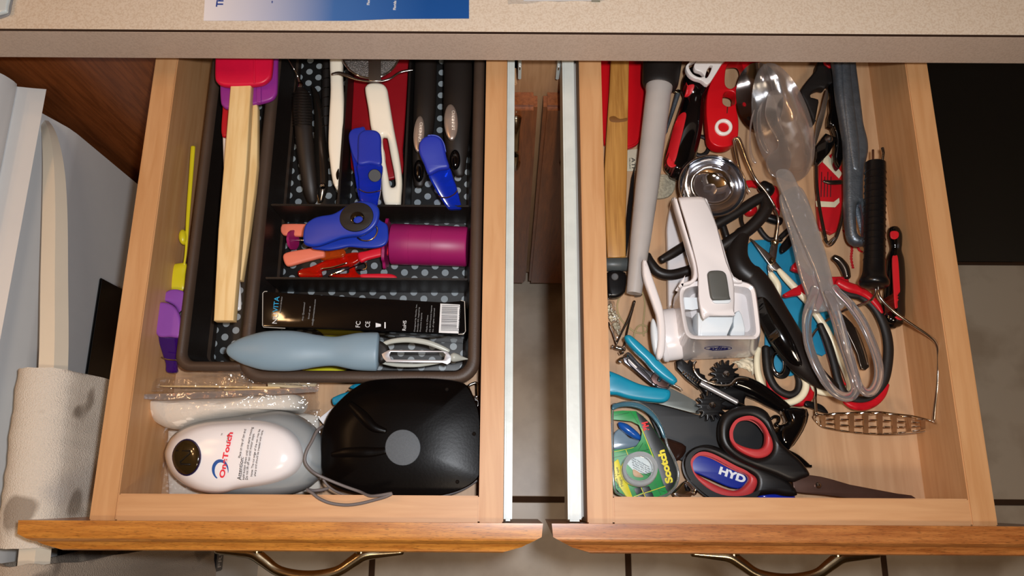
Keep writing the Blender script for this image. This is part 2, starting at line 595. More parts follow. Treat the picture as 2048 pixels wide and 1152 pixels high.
    def box(s, name, x0, x1, y0, y1, z0, z1, m, bevel=0.001, parent=None, label=None, seg=2, kind=None):
        bm = bmesh.new()
        bmesh.ops.create_cube(bm, size=1)
        for v in bm.verts:
            v.co = ((x0 + x1) / 2 + v.co.x * (x1 - x0), (y0 + y1) / 2 + v.co.y * (y1 - y0), (z0 + z1) / 2 + v.co.z * (z1 - z0))
        if bevel: bmesh.ops.bevel(bm, geom=bm.edges[:], offset=bevel, segments=seg, affect='EDGES', clamp_overlap=True)
        me = bpy.data.meshes.new(name); bm.to_mesh(me); bm.free()
        return s.add(name, me, m, parent, label, kind=kind)
    def text(s, name, body, px, py, z, h, ang, m, parent=None, width=None, thick=0.00015, shear=0, bold=0.0, rx=None, label=None, align='LEFT'):
        """flat lettering; px,py = start of the baseline, ang = reading direction in the picture (0 right, 90 up), h = capital height in px, width = run length in px"""
        cu = bpy.data.curves.new('t', 'FONT')
        cu.body = body
        cu.extrude = thick
        cu.shear = shear
        cu.offset = bold
        cu.align_x = align
        tmp = bpy.data.objects.new('tmp', cu)
        me = bpy.data.meshes.new_from_object(tmp)
        bpy.data.objects.remove(tmp); bpy.data.curves.remove(cu)
        xs = [v.co.x for v in me.vertices]
        sc = S(z)
        ky = h * sc / 0.70
        kx = ky if width is None else width * sc / max(1e-6, (max(xs) - min(xs)))
        x0 = min(xs) if align == 'LEFT' else 0
        o = W(px, py, z)
        M = Matrix.Translation(o) @ Matrix.Rotation(R(ang) + ROLL * 0, 4, 'Z') @ (rx if rx is not None else Matrix.Identity(4))
        for v in me.vertices:
            v.co = M @ Vector(((v.co.x - x0) * kx, v.co.y * ky, v.co.z))
        return s.add(name, me, m, parent, label)
    def mesh(s, name, V, Fc, m, parent=None, label=None, angle=40, kind=None, fix=True):
        me = bpy.data.meshes.new(name); me.from_pydata([tuple(q) for q in V], [], Fc)
        if fix:
            bm = bmesh.new(); bm.from_mesh(me); bmesh.ops.recalc_face_normals(bm, faces=bm.faces); bm.to_mesh(me); bm.free()
        return s.add(name, me, m, parent, label, angle=angle, kind=kind)

def rename(root, name):
    root.name = name

# ------------------------------------------------------------------ the room
fl = Thing('floor', None, None, kind='structure')
grout = mat('grout', '#4A3220', 0.9)
tilem = glitter('tile_glaze', '#DCCDB8', '#C2B09A', 9, 0.3)
base_fl = fl.box('grout_bed', -2.0, 2.2, -2.2, 0.99, -0.03, -0.003, grout, 0)
ts = 0.457
for i in range(-3, 4):
    for j in range(-3, 2):
        x0 = -0.2447 + (i) * ts; y0 = -0.004 + j * ts
        x1, y1 = x0 + ts - 0.007, min(y0 + ts - 0.007, 0.985)
        if x1 > 2.2 or y0 < -2.2: continue
        fl.box('tile', x0 + 0.0035, x1, y0 + 0.0035, y1, -0.003, 0.0, tilem, 0.001, seg=1)
fl.done(Vector((0, 0, 0)))
wallm = mat('wall_paint', '#9A8768', 0.8, bump=0.1, bscale=200)
for nm, a in (('wall_back', (-2.1, 2.2, 0.99, 1.05, 0, 2.44)), ('wall_front', (-2.1, 2.2, -2.26, -2.2, 0, 2.44)),
              ('wall_left', (-2.1, -2.0, -2.2, 0.99, 0, 2.44)), ('wall_right', (2.2, 2.3, -2.2, 0.99, 0, 2.44)), ('ceiling', (-2.1, 2.3, -2.26, 1.05, 2.44, 2.5))):
    t = Thing(nm, None, None, kind='structure'); t.box(nm, *a, wallm, 0); t.done()

# ------------------------------------------------------------------ worktop
t = Thing('countertop', 'speckled beige laminate countertop with a dark seam along its front edge', 'countertop')
YE = 0.352
t.box('top', -2.0, 1.6, YE + 0.0012, 0.985, 0.877, 0.915, laminate, 0.0004)
t.box('edge_band', -2.0, 1.6, YE, YE + 0.0012, 0.877, 0.9142, laminate_e, 0.0002)
t.box('seam_line', -2.0, 1.6, YE + 0.0002, YE + 0.0016, 0.9141, 0.9152, seam, 0)
t.done()

# ------------------------------------------------------------------ base cabinet behind the drawers
t = Thing('base_cabinet', 'brown oak base cabinet with two doors behind the open drawers', 'cabinet')
YF = 0.415
inside = mat('cabinet_inside', '#6B4326', 0.7)
t.box('corner_panel', -2.0, -0.336, YF - 0.02, YF, 0.10, 0.876, darkoak, 0.001)
t.box('stile', 0.004, 0.052, YF - 0.019, YF, 0.10, 0.876, stilewood, 0.001, label='pale face-frame stile between the drawers')
t.box('rail', -0.336, 0.004, YF - 0.019, YF, 0.735, 0.762, stilewood, 0.001)
t.box('rail', 0.052, 0.385, YF - 0.019, YF, 0.735, 0.762, stilewood, 0.001)
t.box('rail', -0.336, 0.004, YF - 0.019, YF, 0.864, 0.876, stilewood, 0.001)
t.box('rail', 0.052, 0.385, YF - 0.019, YF, 0.864, 0.876, stilewood, 0.001)
t.box('stile', 0.373, 0.387, YF - 0.019, YF, 0.10, 0.876, darkoak, 0.001)
t.box('back_panel', -0.336, 0.387, 0.94, 0.96, 0.10, 0.876, inside, 0)
t.box('bottom_panel', -0.336, 0.387, YF, 0.94, 0.10, 0.118, inside, 0)
t.box('toe_kick', -2.0, 0.387, 0.47, 0.485, 0.0, 0.10, darkoak, 0)
for x0, x1, hx in ((-0.345, 0.0245, 0.003), (0.0305, 0.384, 0.060)):
    d = t.box('door', x0, x1, YF - 0.040, YF - 0.0195, 0.098, 0.752, darkoak, 0.004)
    t.box('raised_panel', x0 + 0.06, x1 - 0.06, YF - 0.044, YF - 0.038, 0.16, 0.69, darkoak, 0.0035, parent=d)
    hz = [(hx, YF - 0.041, 0.735), (hx, YF - 0.052, 0.725), (hx, YF - 0.062, 0.68), (hx, YF - 0.052, 0.635), (hx, YF - 0.041, 0.625)]
    t.tube('handle', hz, [0.006, 0.004, 0.0035, 0.004, 0.006], brass, world=True, pxr=False, parent=d)
t.done()

t = Thing('dishwasher', 'black dishwasher front in deep shadow right of the open drawers', 'dishwasher')
t.box('door', 0.392, 0.99, 0.43, 0.46, 0.07, 0.80, mat('appliance_black', '#050506', 0.5, spec=0.15), 0.004)
t.box('control_panel', 0.392, 0.99, 0.432, 0.46, 0.803, 0.87, mat('appliance_black', '#050506', 0.5, spec=0.15), 0.003)
t.box('toe_panel', 0.392, 0.99, 0.452, 0.465, 0.0, 0.11, mat('appliance_black', '#050506', 0.5, spec=0.15), 0.001)
t.box('tub', 0.395, 0.987, 0.461, 0.93, 0.115, 0.87, mat('appliance_black', '#050506', 0.5, spec=0.15), 0)
t.done()

# ------------------------------------------------------------------ the two drawers
def ogee_front(T, x0, x1, ytop, ztop, depth, m, name='drawer_front'):
    """drawer front bar: flat top with a routed edge, swept along x with routed ends"""
    prof = [(0, 0), (0, 0), (-0.0095, 0), (-0.0125, -0.0012), (-0.0145, -0.004), (-0.0152, -0.0075), (-0.0172, -0.0092), (-0.0205, -0.0100), (-0.0215, -0.0118), (-0.0215, -depth), (0, -depth)]
    inset = [0, 0, 0, 0.0008, 0.003, 0.0065, 0.0085, 0.0115, 0.013, 0.013, 0]
    V, Fc = [], []
    xs = [x0, x0 + 0.0001]
    secs = []
    for side in (0, 1):
        secs.append(side)
    # the profile at each end is pulled inward by the routed edge
    n = len(prof)
    # sections: two only, with x offset per profile point
    for side in (0, 1):
        for (py, pz), k in zip(prof, inset):
            # near end: steps back from the outer face
            dx = 0.0
            V.append(((x0 if side == 0 else x1), ytop + py, ztop + pz))
    # move the outer points inwards so the ends carry the same routed shape
    ends = [0, 0, 0, 0, 0, 0, 0, 0, 0, 0, 0]
    for i in range(n):
        j = (i + 1) % n
        Fc.append((i, j, n + j, n + i))
    Fc.append(tuple(range(n))); Fc.append(tuple(range(n, 2 * n)))
    me = bpy.data.meshes.new(name); me.from_pydata(V, [], Fc)
    bm = bmesh.new(); bm.from_mesh(me)
    bmesh.ops.remove_doubles(bm, verts=bm.verts, dist=1e-6)
    # cut the two outer vertical corners back, following the routed edge
    for v in bm.verts:
        k = -(v.co.y - ytop)
        if k > 0.009:
            cut = (k - 0.009) * 1.9 + (0.006 if k > 0.02 else 0)
            if abs(v.co.x - x0) < 1e-5: v.co.x += cut
            elif abs(v.co.x - x1) < 1e-5: v.co.x -= cut
    bmesh.ops.recalc_face_normals(bm, faces=bm.faces)
    bm.to_mesh(me); bm.free()
    return T.add(name, me, m, angle=30)

def bail(T, front, xc, half, y, z, m):
    h = half
    pts = [(xc - h - 0.030, y - 0.003, z), (xc - h - 0.012, y - 0.004, z), (xc - h, y - 0.005, z), (xc - h + 0.009, y - 0.0105, z), (xc - h * 0.5, y - 0.0185, z), (xc, y - 0.0225, z),
           (xc + h * 0.5, y - 0.0185, z), (xc + h - 0.009, y - 0.0105, z), (xc + h, y - 0.005, z), (xc + h + 0.012, y - 0.004, z), (xc + h + 0.030, y - 0.003, z)]
    hd = T.tube('handle', pts, [0.0025, 0.004, 0.0052, 0.0048, 0.0042, 0.005, 0.0042, 0.0048, 0.0052, 0.004, 0.0025], m, world=True, pxr=False, parent=None, label='antique brass bail handle')
    for sx in (-1, 1):
        T.tube('handle_post', [(xc + sx * (h - 0.003), y + 0.001, z), (xc + sx * (h - 0.003), y - 0.008, z)], [0.0065, 0.004], m, world=True, pxr=False, parent=hd, seg=1)

def drawer(label, xo0, xi0, xi1, xo1, zf, front, hc, back=0.50):
    T = Thing('drawer', label, 'drawer', None)
    Z1, Z0 = 0.845, zf - 0.014
    T.box('side_panel', xo0, xi0, -0.0195, back, Z0 - 0.008, Z1, maple_y, 0.0008)
    T.box('side_panel', xi1, xo1, -0.0195, back, Z0 - 0.008, Z1, maple_y, 0.0008)
    T.box('front_panel', xi0, xi1, -0.0195, 0.0, Z0 - 0.008, Z1, maple_x, 0.0008)
    T.box('back_panel', xi0, xi1, back - 0.018, back, Z0, Z1, maple_x, 0.0008)
    T.box('bottom_panel', xi0, xi1, 0.0, back - 0.018, zf - 0.006, zf, maple_bot, 0)
    f = ogee_front(T, front[0], front[1], -0.0195, 0.8535, 0.115, oak if xo0 < 0 else oak_r)
    bail(T, f, hc, 0.0445, -0.0405, 0.80, brass)
    return T

ZL, ZR = 0.772, 0.782
d = drawer('left open wooden drawer holding the black tray organizer and the white can opener', -0.3165, -0.2965, -0.0240, -0.0055, ZL, (-0.364, 0.0240), -0.1605)
sl = d.box('slide_rail', -0.0052, 0.0012, -0.0185, 0.50, 0.800, 0.838, slide_w, 0.0015, label='white enamelled drawer slide')
d.box('slide_rail', -0.3215, -0.3167, -0.0165, 0.50, 0.775, 0.800, slide_w, 0.001)
d.done()
d = drawer('right open wooden drawer crowded with loose scissors, grater and masher', 0.0580, 0.0775, 0.3465, 0.3660, ZR, (0.0305, 0.4150), 0.2195)
sl = d.box('slide_rail', 0.0437, 0.0540, -0.0185, 0.50, 0.800, 0.838, slide_w, 0.0015, label='white enamelled drawer slide')
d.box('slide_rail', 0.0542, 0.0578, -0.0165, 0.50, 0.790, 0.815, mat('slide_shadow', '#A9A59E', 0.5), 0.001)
d.box('slide_rail', 0.3662, 0.3705, -0.0165, 0.50, 0.775, 0.800, slide_w, 0.001)
d.done()
for nm_, x0 in (('left', 0.0045), ('right', 0.0405)):
    t = Thing('slide_channel', 'metal slide channel in the cabinet opening beside the %s drawer' % nm_, 'drawer slide')
    t.box('channel', x0, x0 + 0.003, 0.385, 0.90, 0.79, 0.842, slide_w, 0.0006)
    t.box('screw', x0 + 0.0008, x0 + 0.0022, 0.383, 0.386, 0.81, 0.816, steel, 0.0004)
    t.done()

# ------------------------------------------------------------------ range on the left, its handle and towels
t = Thing('kitchen_range', 'white kitchen range with its long door handle facing the drawers', 'stove')
XR = -0.387
def prism_y(T, name, prof, y0, y1, m, **k):
    V = [(x, y0, z) for x, z in prof] + [(x, y1, z) for x, z in prof]
    n = len(prof)
    Fc = [(i, (i + 1) % n, n + (i + 1) % n, n + i) for i in range(n)] + [tuple(range(n)), tuple(range(n, 2 * n))]
    return T.mesh(name, V, Fc, m, angle=30, **k)
def rnd(prof, r=0.004):
    return [(v.x, v.y) for v in smooth_pts([(a, b, 0) for a, b in prof], 3)]
YR0, YR1 = -0.44, 0.312
t.box('body', -1.02, XR - 0.03, YR0, YR1 - 0.004, 0.03, 0.885, enamel, 0.004)
prism_y(t, 'cooktop', rnd([(-1.02, 0.90), (-1.02, 0.925), (-0.60, 0.925), (-0.425, 0.924), (-0.405, 0.918), (-0.398, 0.905), (-0.400, 0.892), (-0.42, 0.887), (-0.9, 0.887)]), YR0, YR1 + 0.004, enamel)
prism_y(t, 'fascia', rnd([(-0.42, 0.886), (-0.402, 0.885), (-0.394, 0.882), (-0.391, 0.877), (-0.396, 0.873), (-0.42, 0.873)]), YR0, YR1 + 0.002, enamel)
door = prism_y(t, 'oven_door', rnd([(-0.42, 0.872), (-0.404, 0.872), (-0.398, 0.868), (-0.394, 0.856), (-0.390, 0.842), (-0.3875, 0.828), (-0.387, 0.78), (-0.387, 0.42), (-0.392, 0.405), (-0.42, 0.405)]), YR0 + 0.004, YR1 - 0.004, enamel)
t.box('window', -0.3875, -0.3845, -0.33, 0.195, 0.545, 0.755, blackgloss, 0.001, parent=door, label='black glass oven window')
t.box('storage_drawer', -0.415, XR, YR0 + 0.004, YR1 - 0.004, 0.10, 0.395, enamel, 0.006)
bd = t.box('badge', XR, XR + 0.0035, -0.098, -0.016, 0.362, 0.388, mat('badge_grey', '#3A3C48', 0.3, 0.6), 0.0012)
tx = t.text('lettering', 'FRIGIDAIRE', 0, 0, 0.9, 10, 0, mat('badge_silver', '#C8C8CC', 0.3, 0.8), parent=bd)
# stand the lettering on the badge's face
xs = [v.co.x for v in tx.data.vertices]; ys = [v.co.y for v in tx.data.vertices]; z0_ = min(v.co.z for v in tx.data.vertices)
mx_, mn_, my_, ny_ = max(xs), min(xs), max(ys), min(ys)
for v in tx.data.vertices:
    u = (v.co.x - mn_) / (mx_ - mn_); w_ = (v.co.y - ny_) / (my_ - ny_)
    v.co = (XR + 0.0034 + (v.co.z - z0_), -0.093 + u * 0.070, 0.369 + w_ * 0.012)
# handle: faceted bar bowed at its far end
hp = [(85, 236, .852), (97, 268, .862), (106, 330, .867), (109, 420, .868), (108, 560, .868), (106, 740, .868), (90, 900, .868), (75, 1050, .868), (62, 1180, .868)]
t.tube('door_handle', hp, [5, 15, 22, 26, 28, 29, 29, 30, 30], enamel2, n=6, flat=0.9, seg=4)
t.tube('handle_mount', [(98, 262, .860), (60, 262, .846)], [10, 12], enamel2, seg=1)
t.scale_cam(1.16)
t.done()

def cloth_material(name, base, patches):
    m = bpy.data.materials.new(name); m.use_nodes = True
    nt = m.node_tree; b = nt.nodes['Principled BSDF']; b.inputs['Roughness'].default_value = 0.95
    tc = nt.nodes.new('ShaderNodeTexCoord')
    n = nt.nodes.new('ShaderNodeTexNoise'); n.inputs['Scale'].default_value = 16; n.inputs['Detail'].default_value = 2
    nt.links.new(tc.outputs['Object'], n.inputs['Vector'])
    r = nt.nodes.new('ShaderNodeValToRGB')
    r.color_ramp.elements[0].position = 0.56; r.color_ramp.elements[0].color = lin(base)
    r.color_ramp.elements[1].position = 0.61; r.color_ramp.elements[1].color = lin(patches)
    nt.links.new(n.outputs[0], r.inputs[0]); nt.links.new(r.outputs[0], b.inputs['Base Color'])
    w1 = nt.nodes.new('ShaderNodeTexNoise'); w1.inputs['Scale'].default_value = 900
    nt.links.new(tc.outputs['Object'], w1.inputs['Vector'])
    bp = nt.nodes.new('ShaderNodeBump'); bp.inputs['Strength'].default_value = 0.7; bp.inputs['Distance'].default_value = 0.002
    nt.links.new(w1.outputs[0], bp.inputs['Height']); nt.links.new(bp.outputs[0], b.inputs['Normal'])
    return m
def towel(label, xs_, y0, y1, m, drop_front=0.32, drop_back=0.2, y0l=None, seed=0):
    """terry towel folded over the bar: an arc over the handle and two hanging flaps, with thickness"""
    T = Thing('kitchen_towel', label, 'towel', 'towels on the range handle')
    ctr = xs_
    prof = []
    for k in range(9): prof.append((-0.0165 - 0.001, 0.858 - drop_back * (1 - k / 8)))
    for k in range(1, 12):
        a = math.pi * (1 - k / 12)
        prof.append((0.0185 * math.cos(a), 0.862 + 0.020 * math.sin(a)))
    for k in range(14): prof.append((0.0175 + 0.004 * math.sin(k * 0.5), 0.858 - drop_front * k / 13))
    NY = 60
    V, Fc = [], []
    n = len(prof)
    for layer in (0, 1):
        for j in range(NY + 1):
            f = j / NY
            y = y0 + (y1 - y0) * f
            cx = ctr[0] + (ctr[1] - ctr[0]) * f
            for i, (x, z) in enumerate(prof):
                k = 1 if layer == 0 else 1.16
                wv = 0.0022 * math.sin(f * 11 + seed + i * 0.08) * min(1, max(0, (0.87 - z) / 0.05)) + 0.0012 * noise.noise(Vector((f * 14, z * 60, seed)))
                ed = 0.003 * noise.noise(Vector((i * 0.4, seed, j)))
                V.append((cx + x * k + wv, y + (ed if j in (0, NY) else 0), 0.862 + (z - 0.862) * (1.0 if layer == 0 else 1.0) + (0.003 if (layer and z > 0.862) else 0)))
    L = (NY + 1) * n
    for layer in (0, 1):
        for j in range(NY):
            for i in range(n - 1):
                a = layer * L + j * n + i
                Fc.append((a, a + 1, a + n + 1, a + n))
    for j in range(NY):
        for i in (0, n - 1):
            a = j * n + i
            Fc.append((a, a + n, L + a + n, L + a))
    for i in range(n - 1):
        for j in (0, NY):
            a = j * n + i
            Fc.append((a, a + 1, L + a + 1, L + a))
    T.mesh('cloth', V, Fc, m, angle=80)
    T.scale_cam(1.16)
    T.done()
yA = W(100, 735, .885).y; yB = W(60, 1098, .885).y
towel('white terry towel with grey-brown print hung over the range handle', (W(60, 1098, .862).x + 0.002, W(104, 735, .862).x + 0.001), yB, yA, cloth_material('terry_white', '#E6DCCD', '#A79A8B'), seed=1)
yC = W(60, 1132, .885).y
towel('second grey-beige terry towel hung lower at the bottom left corner', (W(40, 1300, .862).x, W(60, 1132, .862).x), yC - 0.09, yC, cloth_material('terry_grey', '#B8A896', '#8F8274'), drop_front=0.30, seed=5)
# ================================================================== LEFT DRAWER
def tray(name, label, x0, x1, y0, y1, zf, zt, lip, rimm, divs=(), rr=0.018):
    """rounded rectangular organizer tray: floor, tapering walls, rolled rim, dividers"""
    T = Thing(name, label, 'drawer tray')
    def rrect(ins, r):
        pts = []
        X0, X1, Y0, Y1 = x0 + ins, x1 - ins, y0 + ins, y1 - ins
        for cx, cy, a in ((X1 - r, Y1 - r, 0), (X0 + r, Y1 - r, 90), (X0 + r, Y0 + r, 180), (X1 - r, Y0 + r, 270)):
            for k in range(7):
                an = R(a + k * 15)
                pts.append((cx + r * math.cos(an), cy + r * math.sin(an)))
        return pts
    rings = [(0.0, rr, zt - 0.005), (0.0008, rr, zt - 0.0012), (0.003, rr, zt), (lip - 0.003, rr * 0.8, zt), (lip - 0.0005, rr * 0.7, zt - 0.0015), (lip + 0.0005, rr * 0.65, zt - 0.006), (lip + 0.005, rr * 0.5, zf + 0.004), (lip + 0.0075, rr * 0.4, zf)]
    out = [(lip + 0.0062, rr * 0.45, zf - 0.0015), (lip - 0.001, rr * 0.65, zt - 0.006), (0.0015, rr, zt - 0.0055)]
    V, Fc = [], []
    n = 28
    for ins, r, z in rings + out:
        for x, y in rrect(ins, r): V.append((x, y, z))
    NR = len(rings)
    Fi = []
    for i in range(NR - 1):
        for k in range(n): (Fc if i < 5 else Fi).append((i * n + k, i * n + (k + 1) % n, (i + 1) * n + (k + 1) % n, (i + 1) * n + k))
    seq = [NR, NR + 1, NR + 2, 0]
    for a, b in zip(seq, seq[1:]):
        for k in range(n): Fc.append((a * n + k, a * n + (k + 1) % n, b * n + (k + 1) % n, b * n + k))
    Fc.append(tuple(NR * n + k for k in range(n)))
    T.mesh('rim', V, Fc, rimm, angle=60)
    T.mesh('inner_walls', V[5 * n:8 * n], [tuple(q - 5 * n for q in f) for f in Fi], traydark, angle=60)
    fl_ = [(x, y) for x, y in rrect(lip + 0.0073, rr * 0.4)]
    T.slab('dotted_floor', fl_, zf + 0.0004, 0.0006, trayfloor, 0.00005, smooth=0, world=True, label='black floor with grey polka dots')
    for dv in divs: T.box('divider', *dv, traydark, 0.0006)
    T.done()
ZT = 0.826
tray('lower_drawer_tray', 'brown-black organizer tray at the left, long compartment under the spatulas', -0.2785, -0.2150, 0.0985, 0.455, 0.774, 0.820, 0.0075, trayrim, rr=0.012)
tray('upper_drawer_tray', 'black sliding organizer tray with compartments and polka dot floor', -0.2235, -0.0262, 0.0885, 0.460, 0.781, ZT, 0.0095, trayrim,
     divs=((-0.2095, -0.0375, 0.2415, 0.2433, 0.781, 0.824), (-0.2085, -0.0375, 0.1755, 0.1773, 0.781, 0.824),
           (-0.1528, -0.1508, 0.2435, 0.445, 0.781, 0.822), (-0.0957, -0.0937, 0.2435, 0.445, 0.781, 0.822)))

pine = wood('pine_handle', '#EBCB92', '#DDB678', (9, 0.8, 9), 20, 0.55)
redsil = mat('red_silicone', '#D5103A', 0.4)
pursil = mat('purple_silicone', '#8E2C88', 0.4)
# --- spatulas
t = Thing('spatula', 'red silicone spatula with a square pale wooden handle, on top', 'spatula')
t.slab('blade', K4([(108, -60), (103, 80), (101, 215), (115, 255), (150, 275), (215, 282), (370, 276), (440, 262), (485, 225), (498, 180), (505, 80), (506, -60)]), 0.849, 0.0065, redsil, 0.0022)
t.slab('blade_ridge', K4([(372, -60), (385, -60), (382, 262), (370, 262)]), 0.8502, 0.0015, redsil, 0.0006, smooth=0)
t.slab('handle', [(461, 164), (466, 163.5), (500, 163.5), (502, 168), (492, 340), (478, 500), (466.5, 641), (427, 641), (436, 460), (447, 330)], ((480, 165, .8475), (447, 641, .838)), 0.009, pine, 0.0012, smooth=0)
t.done()
t = Thing('spatula', 'purple silicone spatula with a wooden handle, under the red one', 'spatula')
t.slab('blade', K4([(140, -60), (136, 200), (140, 380), (158, 425), (195, 440), (300, 425), (400, 405), (490, 380), (525, 345), (536, 290), (540, 100), (540, -60)]), 0.840, 0.0055, pursil, 0.002)
t.slab('blade_ridge', K4([(388, 200), (425, 200), (425, 400), (395, 400)]), 0.8415, 0.002, pursil, 0.0008, smooth=0)
t.slab('handle', [(495, 202), (512, 202), (515, 215), (514, 330), (509, 380), (497, 470), (483, 560), (470, 560), (480, 400)], ((505, 202, .838), (480, 560, .8275)), 0.0075, pine, 0.0012, smooth=0)
t.done()
t = Thing('spatula', 'red spatula with a white plastic handle, lowest of the three', 'spatula')
t.slab('blade', K4([(160, 60), (155, 400), (145, 560), (148, 620), (170, 640), (300, 640), (330, 560), (330, 60)]), 0.826, 0.005, mat('red_dark', '#B51020', 0.4), 0.002)
t.tube('handle', [(452, 268, .819), (458, 380, .819), (467, 500, .818), (474, 585, .818), (475.5, 618, .818)], [7, 9, 9, 8, 7], white, flat=0.7)
t.done()
# --- dark handled whisk
t = Thing('ball_whisk', 'dark brown ribbed handle with steel wire neck in the tray', 'whisk')
h = t.tube('handle', K4([(694, 297, .815), (710, 350, .816), (716, 440, .817), (722, 560, .817), (733, 700, .815), (750, 850, .812), (770, 1000, .807), (786, 1095, .802)]), [6.5, 17, 20.5, 19, 18.5, 17, 15, 9], blacksoft, flat=0.75, n=18)
for i in range(12):
    y = 330 + i * 20
    t.tube('grip_rib', K4([(650 + i * 0.5, y + 8, .8165), (680, y, .8305), (712, y - 2, .8335), (745, y, .8305), (776 + i * 0.4, y + 9, .8165)]), 1.6, blackmat, parent=h, seg=3, n=6)
t.lathe('ferrule', K4([(700, 268, .816)])[0], K4([(696, 303, .816)])[0], [(0, 6.5), (0.1, 7), (0.9, 7), (1, 6.5)], chrome, seg=1)
t.tube('wire', K4([(560, 20, .828), (610, 90, .828), (655, 165, .825), (680, 215, .819), (697, 270, .816)]), [1.3, 1.4, 1.6, 3.5, 5], wire, n=8)
t.done()
t = Thing('garlic_press', 'dark polished metal tool lying beside the ribbed handle', 'kitchen tool')
t.tube('body', K4([(785, 290, .800), (812, 360, .801), (832, 520, .802), (838, 700, .802), (848, 850, .801), (852, 1000, .799), (840, 1095, .797)]), [3, 7, 10, 13, 14, 12, 5], darksteel, flat=0.8, n=16)
t.tube('edge', K4([(775, 640, .806), (782, 800, .807), (800, 950, .806), (832, 1100, .803)]), 1.3, chrome, n=6)
t.lathe('rivet', K4([(855, 985, .808)])[0], K4([(855, 985, .813)])[0], [(0, 7), (.6, 6), (1, 0)], chrome)
t.done()
t = Thing('coil_masher', 'black handle wrapped in thin bright rings beside the white handle', 'kitchen tool')
h = t.tube('handle', K4([(885, 60, .800), (882, 200, .800), (878, 400, .799), (874, 560, .797), (870, 680, .795)]), [9, 9, 9, 8, 6], blackmat)
for i in range(7):
    y = 165 + i * 66
    t.tube('ring', K4([(850, y + 12, .803), (868, y + 2, .8078), (886, y - 2, .8082), (902, y - 2, .806)]), 0.8, wire, parent=h, seg=3, n=6)
t.done()
t = Thing('peeler', 'white plastic handle with a hanging hole, left of the tray divider', 'peeler')
t.slab('handle', K4([(905, 20), (985, 20), (990, 200), (998, 380), (1000, 500), (996, 650), (985, 800), (976, 900), (970, 985), (955, 1000), (938, 985), (918, 930), (900, 800), (890, 680), (895, 500), (905, 300)]), ((670, 100, .829), (674, 376, .818)), 0.010, white_w, 0.0035)
t.slab('hanging_hole', K4([(968, 862), (954, 882), (949, 905), (955, 935), (964, 935), (968, 905)]), .8226, 0.001, blackgloss, 0.0002, label='dark hanging hole')
t.done()
# --- strainer
t = Thing('strainer', 'round steel tea strainer with a strap, cut off by the worktop edge', 'strainer')
c = K5([(275, 35)])[0]
t.tube('rim', [(x, y, .842) for x, y in ell(c[0], c[1], 59, 56, 40)], 2.2, chrome, closed=True, seg=1, n=8)
mesh_g = mat('strainer_mesh', '#77706B', 0.35, 0.85, noise_amt=0.3, nscale=500, bump=0.5, bscale=1500)
t.puff('mesh_bowl', ell(c[0], c[1], 57, 54, 30), 0.8405, 0.0012, mesh_g, base=0.001, smooth=0)
t.slab('strap', K5([(258, -40), (345, -40), (345, 243), (262, 245)]), 0.8455, 0.0015, steel, 0.0005, smooth=0)
t.tube('flange', K5([(15, 197, .838), (60, 190, .838), (110, 205, .838), (180, 232, .839), (260, 246, .840), (340, 244, .840), (410, 225, .840), (470, 185, .838), (530, 170, .838), (560, 168, .838)]), [3, 4, 4.5, 3, 2.5, 2.5, 2.5, 2.5, 2.5, 1.5], steel, flat=0.4)
t.done()
t = Thing('scraper', 'dark red flat silicone scraper beneath the white peeler', 'scraper')
t.slab('blade', K5([(165, 40), (155, 300), (142, 560), (140, 640), (170, 880), (470, 890), (492, 700), (508, 500), (530, 160), (530, 40)]), 0.797, 0.005, mat('scraper_red', '#8E0E18', 0.4), 0.0015)
t.done()
t = Thing('peeler', 'cream-white peeler handle with a long slot, lying over the red scraper', 'peeler')
t.slab('handle', K5([(234, 300), (240, 268), (265, 250), (310, 246), (355, 255), (382, 285), (395, 350), (430, 560), (465, 740), (485, 900), (480, 1010), (468, 1095), (400, 1095), (368, 1070), (350, 1000), (345, 900), (335, 740), (318, 660), (275, 560), (255, 420)]), ((750, 165, .824), (790, 410, .812)), 0.009, white_w, 0.0038,
       holes=[K5([(352, 625), (372, 612), (388, 630), (408, 740), (430, 850), (441, 930), (432, 953), (412, 955), (400, 930), (385, 850), (365, 740)])], bres=3)
t.done()
# --- clips
def clear(name, col, rough=0.08):
    return mat(name, col, rough, trans=0.72, noise_amt=0.02, coat=0.4)
bluepad = mat('blue_pad', '#1E2FA0', 0.45, noise_amt=0.03); bluecl = clear('blue_clear', '#1546F5')
t = Thing('bag_clip', 'blue bag clip with a round black magnet, over the left side of the red scraper', 'bag clip')
t.slab('lower_body', K5([(128, 640), (160, 640), (185, 760), (200, 960), (230, 1060), (200, 1050), (178, 960), (155, 800)]), 0.822, 0.004, bluecl, 0.001)
t.slab('lower_lever', K5([(125, 615), (145, 572), (195, 556), (240, 572), (240, 800), (190, 800), (160, 760), (138, 700)]), 0.824, 0.0045, bluepad, 0.0015)
t.slab('jaw', K5([(190, 800), (343, 800), (346, 900), (340, 980), (322, 1060), (300, 1085), (210, 1060), (196, 980), (192, 900)]), 0.832, 0.005, bluecl, 0.0014)
t.slab('lever', K5([(187, 650), (195, 600), (225, 575), (265, 570), (315, 578), (342, 615), (344, 700), (343, 806), (265, 800), (190, 806), (187, 730)]), 0.8345, 0.0055, bluepad, 0.0022)
t.lathe('magnet', K5([(303, 885, .832)])[0], K5([(303, 885, .8345)])[0], [(0, 13.5), (.7, 13.5), (1, 12.5), (1, 0)], blackmat, seg=1)
t.tube('spring', K5([(195, 975, .834), (225, 992, .836), (260, 1000, .836), (310, 994, .836), (343, 985, .834)]), 1.1, brass, n=6)
t.done()
t = Thing('bag_clip', 'blue bag clip leaning beside the oval-badged black handles', 'bag clip')
